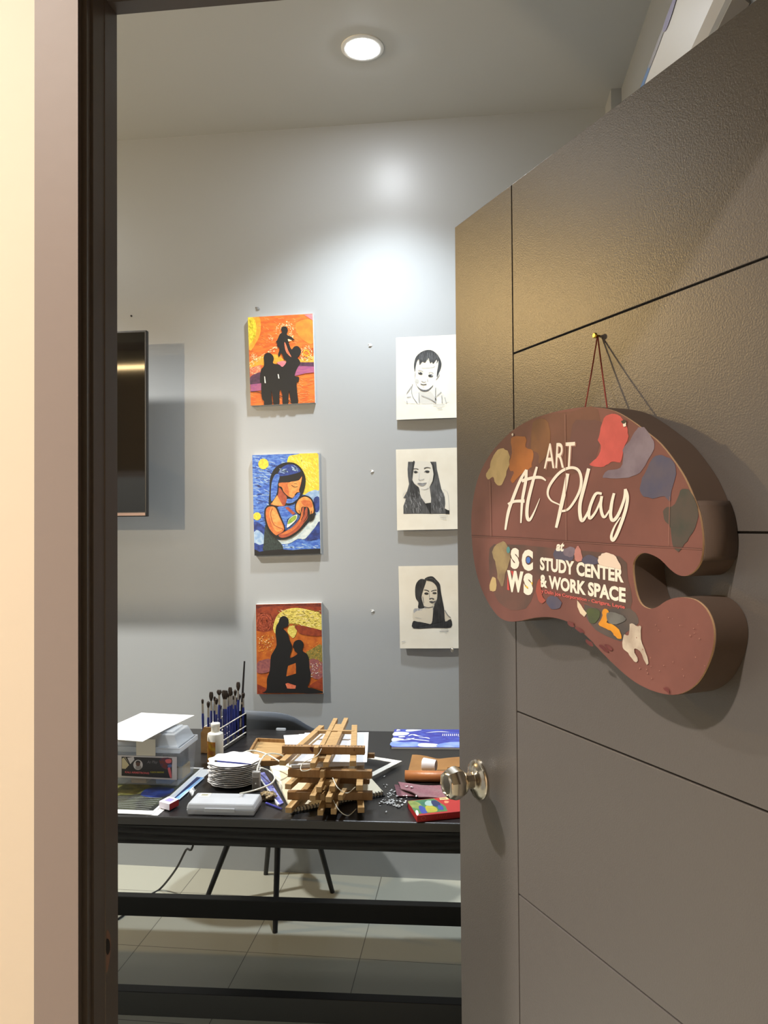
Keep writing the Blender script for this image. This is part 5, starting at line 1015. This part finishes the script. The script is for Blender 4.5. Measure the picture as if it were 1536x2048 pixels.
w = MB(); w.bar(T(876, 1543, .006), T(925, 1540, .006), .012, .006); w.bar(T(895, 1536, .006), T(925, 1534, .006), .004, .004); w.build('strap', lea, lw, True)
cu0 = T(846, 1543, .004); cdir = (T(874, 1546, .004)-cu0).normalized()
cm_ = Matrix.Translation(cu0+Vector((0, .004, .0205))) @ cdir.to_track_quat('Z', 'Y').to_matrix().to_4x4()
w = MB(); w.lathe([(.003, 0), (.0185, 0), (.0195, .002), (.0165, .040), (.0165, .041), (.0155, .041), (.018, .003), (.003, .0025)], 0, 32, cm_, cap=False); tag(w.build('plastic_cup', mat('cup_white', (226, 226, 230), .4)), 'small white plastic cup lying on its side on the leather wrap', 'cup')
# mauve felt cloth folded over
fel = mat('mauve_felt', (136, 84, 94), .95, bump=(260, .5), sheen=.4, var=(120, (120, 72, 82)))
cloth = empty('felt_cloth', T(850, 1588)); tag(cloth, 'folded mauve felt cloth between the leather wrap and the red pastel box', 'cloth')
u0, u1, v0, v1 = T(794, 1595), T(930, 1594), T(789, 1572), T(930, 1580)
def fn1(s, t): return u0.lerp(u1, s).lerp(v0.lerp(v1, s), t)+Vector((0, 0, .0008+.0012*math.sin(s*9+t*3)*math.sin(t*5)+.0012))
w = MB(); w.grid(fn1, 20, 12, 0, (0, 0, .0022)); w.build('under_layer', fel, cloth, True)
g0, g1, g2, g3 = T(838, 1598, .006), T(960, 1594, .006), T(960, 1578, .006), T(795, 1568, .006)
def fn2(s, t):
    e = g0.lerp(g3, t); e.x -= .012*math.sin(t*PI); q = e.lerp(g1.lerp(g2, t), s); fold = math.exp(-s*14); q.z = TT+.0062+.006*fold*(.6+.4*math.sin(t*6))+.0016*math.sin(s*12+t*7); q.x += .003*math.sin(t*9)*fold; return q
w = MB(); w.grid(fn2, 30, 14, 0, (0, 0, .0026)); w.build('folded_layer', fel, cloth, True)
# oil pastel box
red = mat('pastel_box_red', (170, 36, 34), .45); ptop = mat('pastel_green', (70, 122, 66), .45, var=(40, (46, 104, 84)))
P0, P3 = T(834, 1645), T(815, 1614); pdx = (T(919, 1636)-P0).normalized(); P1 = P0+pdx*.20; P2 = P3+pdx*.20
ob = empty('pastel_box', (P0+P2)/2); tag(ob, 'flat red box of oil pastels with a colourful picture lid beside the doorknob', 'box')
w = MB(); w.prism([p+Vector((0, 0, .0003)) for p in (P0, P1, P2, P3)], (0, 0, .0165)); w.build('carton', red, ob, True, bevel=.0008)
A = Art(lambda s, t, k: P0.lerp(P1, s).lerp(P3.lerp(P2, s), t)+Vector((0, 0, .0169+.00003*k)))
A.shape([(.0, .1), (.42, .09), (.44, .4), (.36, .97), (.0, .97)], ptop, False)
A.shape([(.02, .5), (.12, .4), (.14, .7), (.08, .95), (0, .95), (0, .6)], mat('pastel_olive', (140, 150, 80), .5, var=(60, (110, 130, 60)))); A.shape([(.08, .12), (.15, .12), (.17, .35), (.13, .6), (.09, .5)], mat('pastel_blue', (50, 66, 150), .5)); A.shape([(.16, .14), (.28, .13), (.31, .35), (.25, .55), (.18, .5)], mat('pastel_yellow', (176, 164, 50), .5, var=(60, (150, 150, 46)))); A.shape([(.20, .58), (.28, .52), (.33, .75), (.27, .88), (.21, .76)], mat('pastel_pale', (150, 178, 170), .5)); A.shape([(.29, .5), (.36, .42), (.40, .62), (.36, .84), (.30, .8)], mat('pastel_navy', (28, 40, 86), .5)); A.shape([(.33, .25), (.38, .2), (.40, .42), (.35, .5)], mat('pastel_blue', (50, 66, 150), .5)); A.shape([(.0, .03), (.03, .06), (.05, .3), (.02, .3)], shw)
A.shape([(.43, .82), (.55, .8), (.55, .97), (.44, .97)], mat('pastel_cream', (226, 196, 140), .5), False); A.k += 1
for i in range(4): A.stroke([(.45+.02*i, .84), (.452+.02*i, .94)], .008, ink, False, new=False)
A.shape([(.46, .6), (.5, .58), (.53, .68), (.48, .74)], mat('pastel_peach', (228, 140, 100), .5))
A.build('lid_picture', ob)
fn_ = Vector((pdx.y, -pdx.x, 0)); A = Art(lambda s, z, k: P0+pdx*s+Vector((0, 0, z))+fn_*(.0005+.00003*k)); ogr = mat('pastel_print_orange', (196, 96, 60), .5)
A.stroke([(.017+.006*math.cos(a), .009+.0042*math.sin(a)) for a in [k*2*PI/14 for k in range(15)]], .0012, ogr, False); A.k += 1
for i in range(5): A.stroke([(.052+.006*i, .006), (.055+.006*i, .013)], .0014, mat('pastel_print_dark', (196, 66, 46), .5), False, new=False)
A.build('front_print', ob)
# shredded paper
rr = random.Random(11); flake = None
spots = [(300+rr.gauss(0, 75), 1255+rr.gauss(0, 32), 0) for _ in range(30)]+[(430+rr.gauss(0, 50), 1310+rr.gauss(0, 14), 0) for _ in range(10)]+[(330+rr.gauss(0, 45), 1100+rr.gauss(0, 35), 0) for _ in range(12)]+[(220, 975, 0), (275, 975, 0), (255, 1010, 0), (350, 1060, 0), (225, 840, 0), (260, 1412, 0), (165, 1310, 0)]+[(590, 1000, 1), (665, 1015, 1), (690, 1010, 1), (745, 1160, 1), (450, 1155, 2), (540, 1150, 2), (580, 1150, 2), (590, 1180, 2), (560, 1260, 2), (590, 1245, 2), (540, 1290, 2), (500, 1200, 2)]
for x, y, on in spots:
    h_ = (.0004, .0105, .0052)[on]
    p = T(*K_rt(x, y), h_)
    if flake is None:
        w = MB(); w.grid(lambda s, t: Vector(((s-.5)*.0075, (t-.5)*.0045, .0008+.0016*(s-.5)**2*4)), 3, 2, 0, (0, 0, .0004), sm=False); o = w.build('paper_shred', shw); flake = o
    else: o = flake.copy(); C.objects.link(o)
    o.location = p; o.rotation_euler = (rr.uniform(-.25, .25), rr.uniform(-.25, .25), rr.uniform(0, 6.3)); k = rr.uniform(.6, 1.25); o.scale = (k, k*rr.uniform(.6, 1.1), k)
    tag(o, ('tiny white paper shred scattered on the black table beside the mauve cloth', 'tiny white paper shred on the folded layer of the mauve cloth', 'tiny white paper shred on the lower layer of the mauve cloth')[on], 'paper scrap', ('paper shreds scattered on the table', 'paper shreds on the folded felt', 'paper shreds on the lower felt')[on])
w = MB(); c0 = T(562, 1461, .0003); w.box(-.018, .018, -.006, .006, 0, .009, 0, Matrix.Translation(c0)); tag(w.build('clear_clip', clear2, bevel=.003), 'small clear plastic clip at the back table edge before the chair', 'clip')
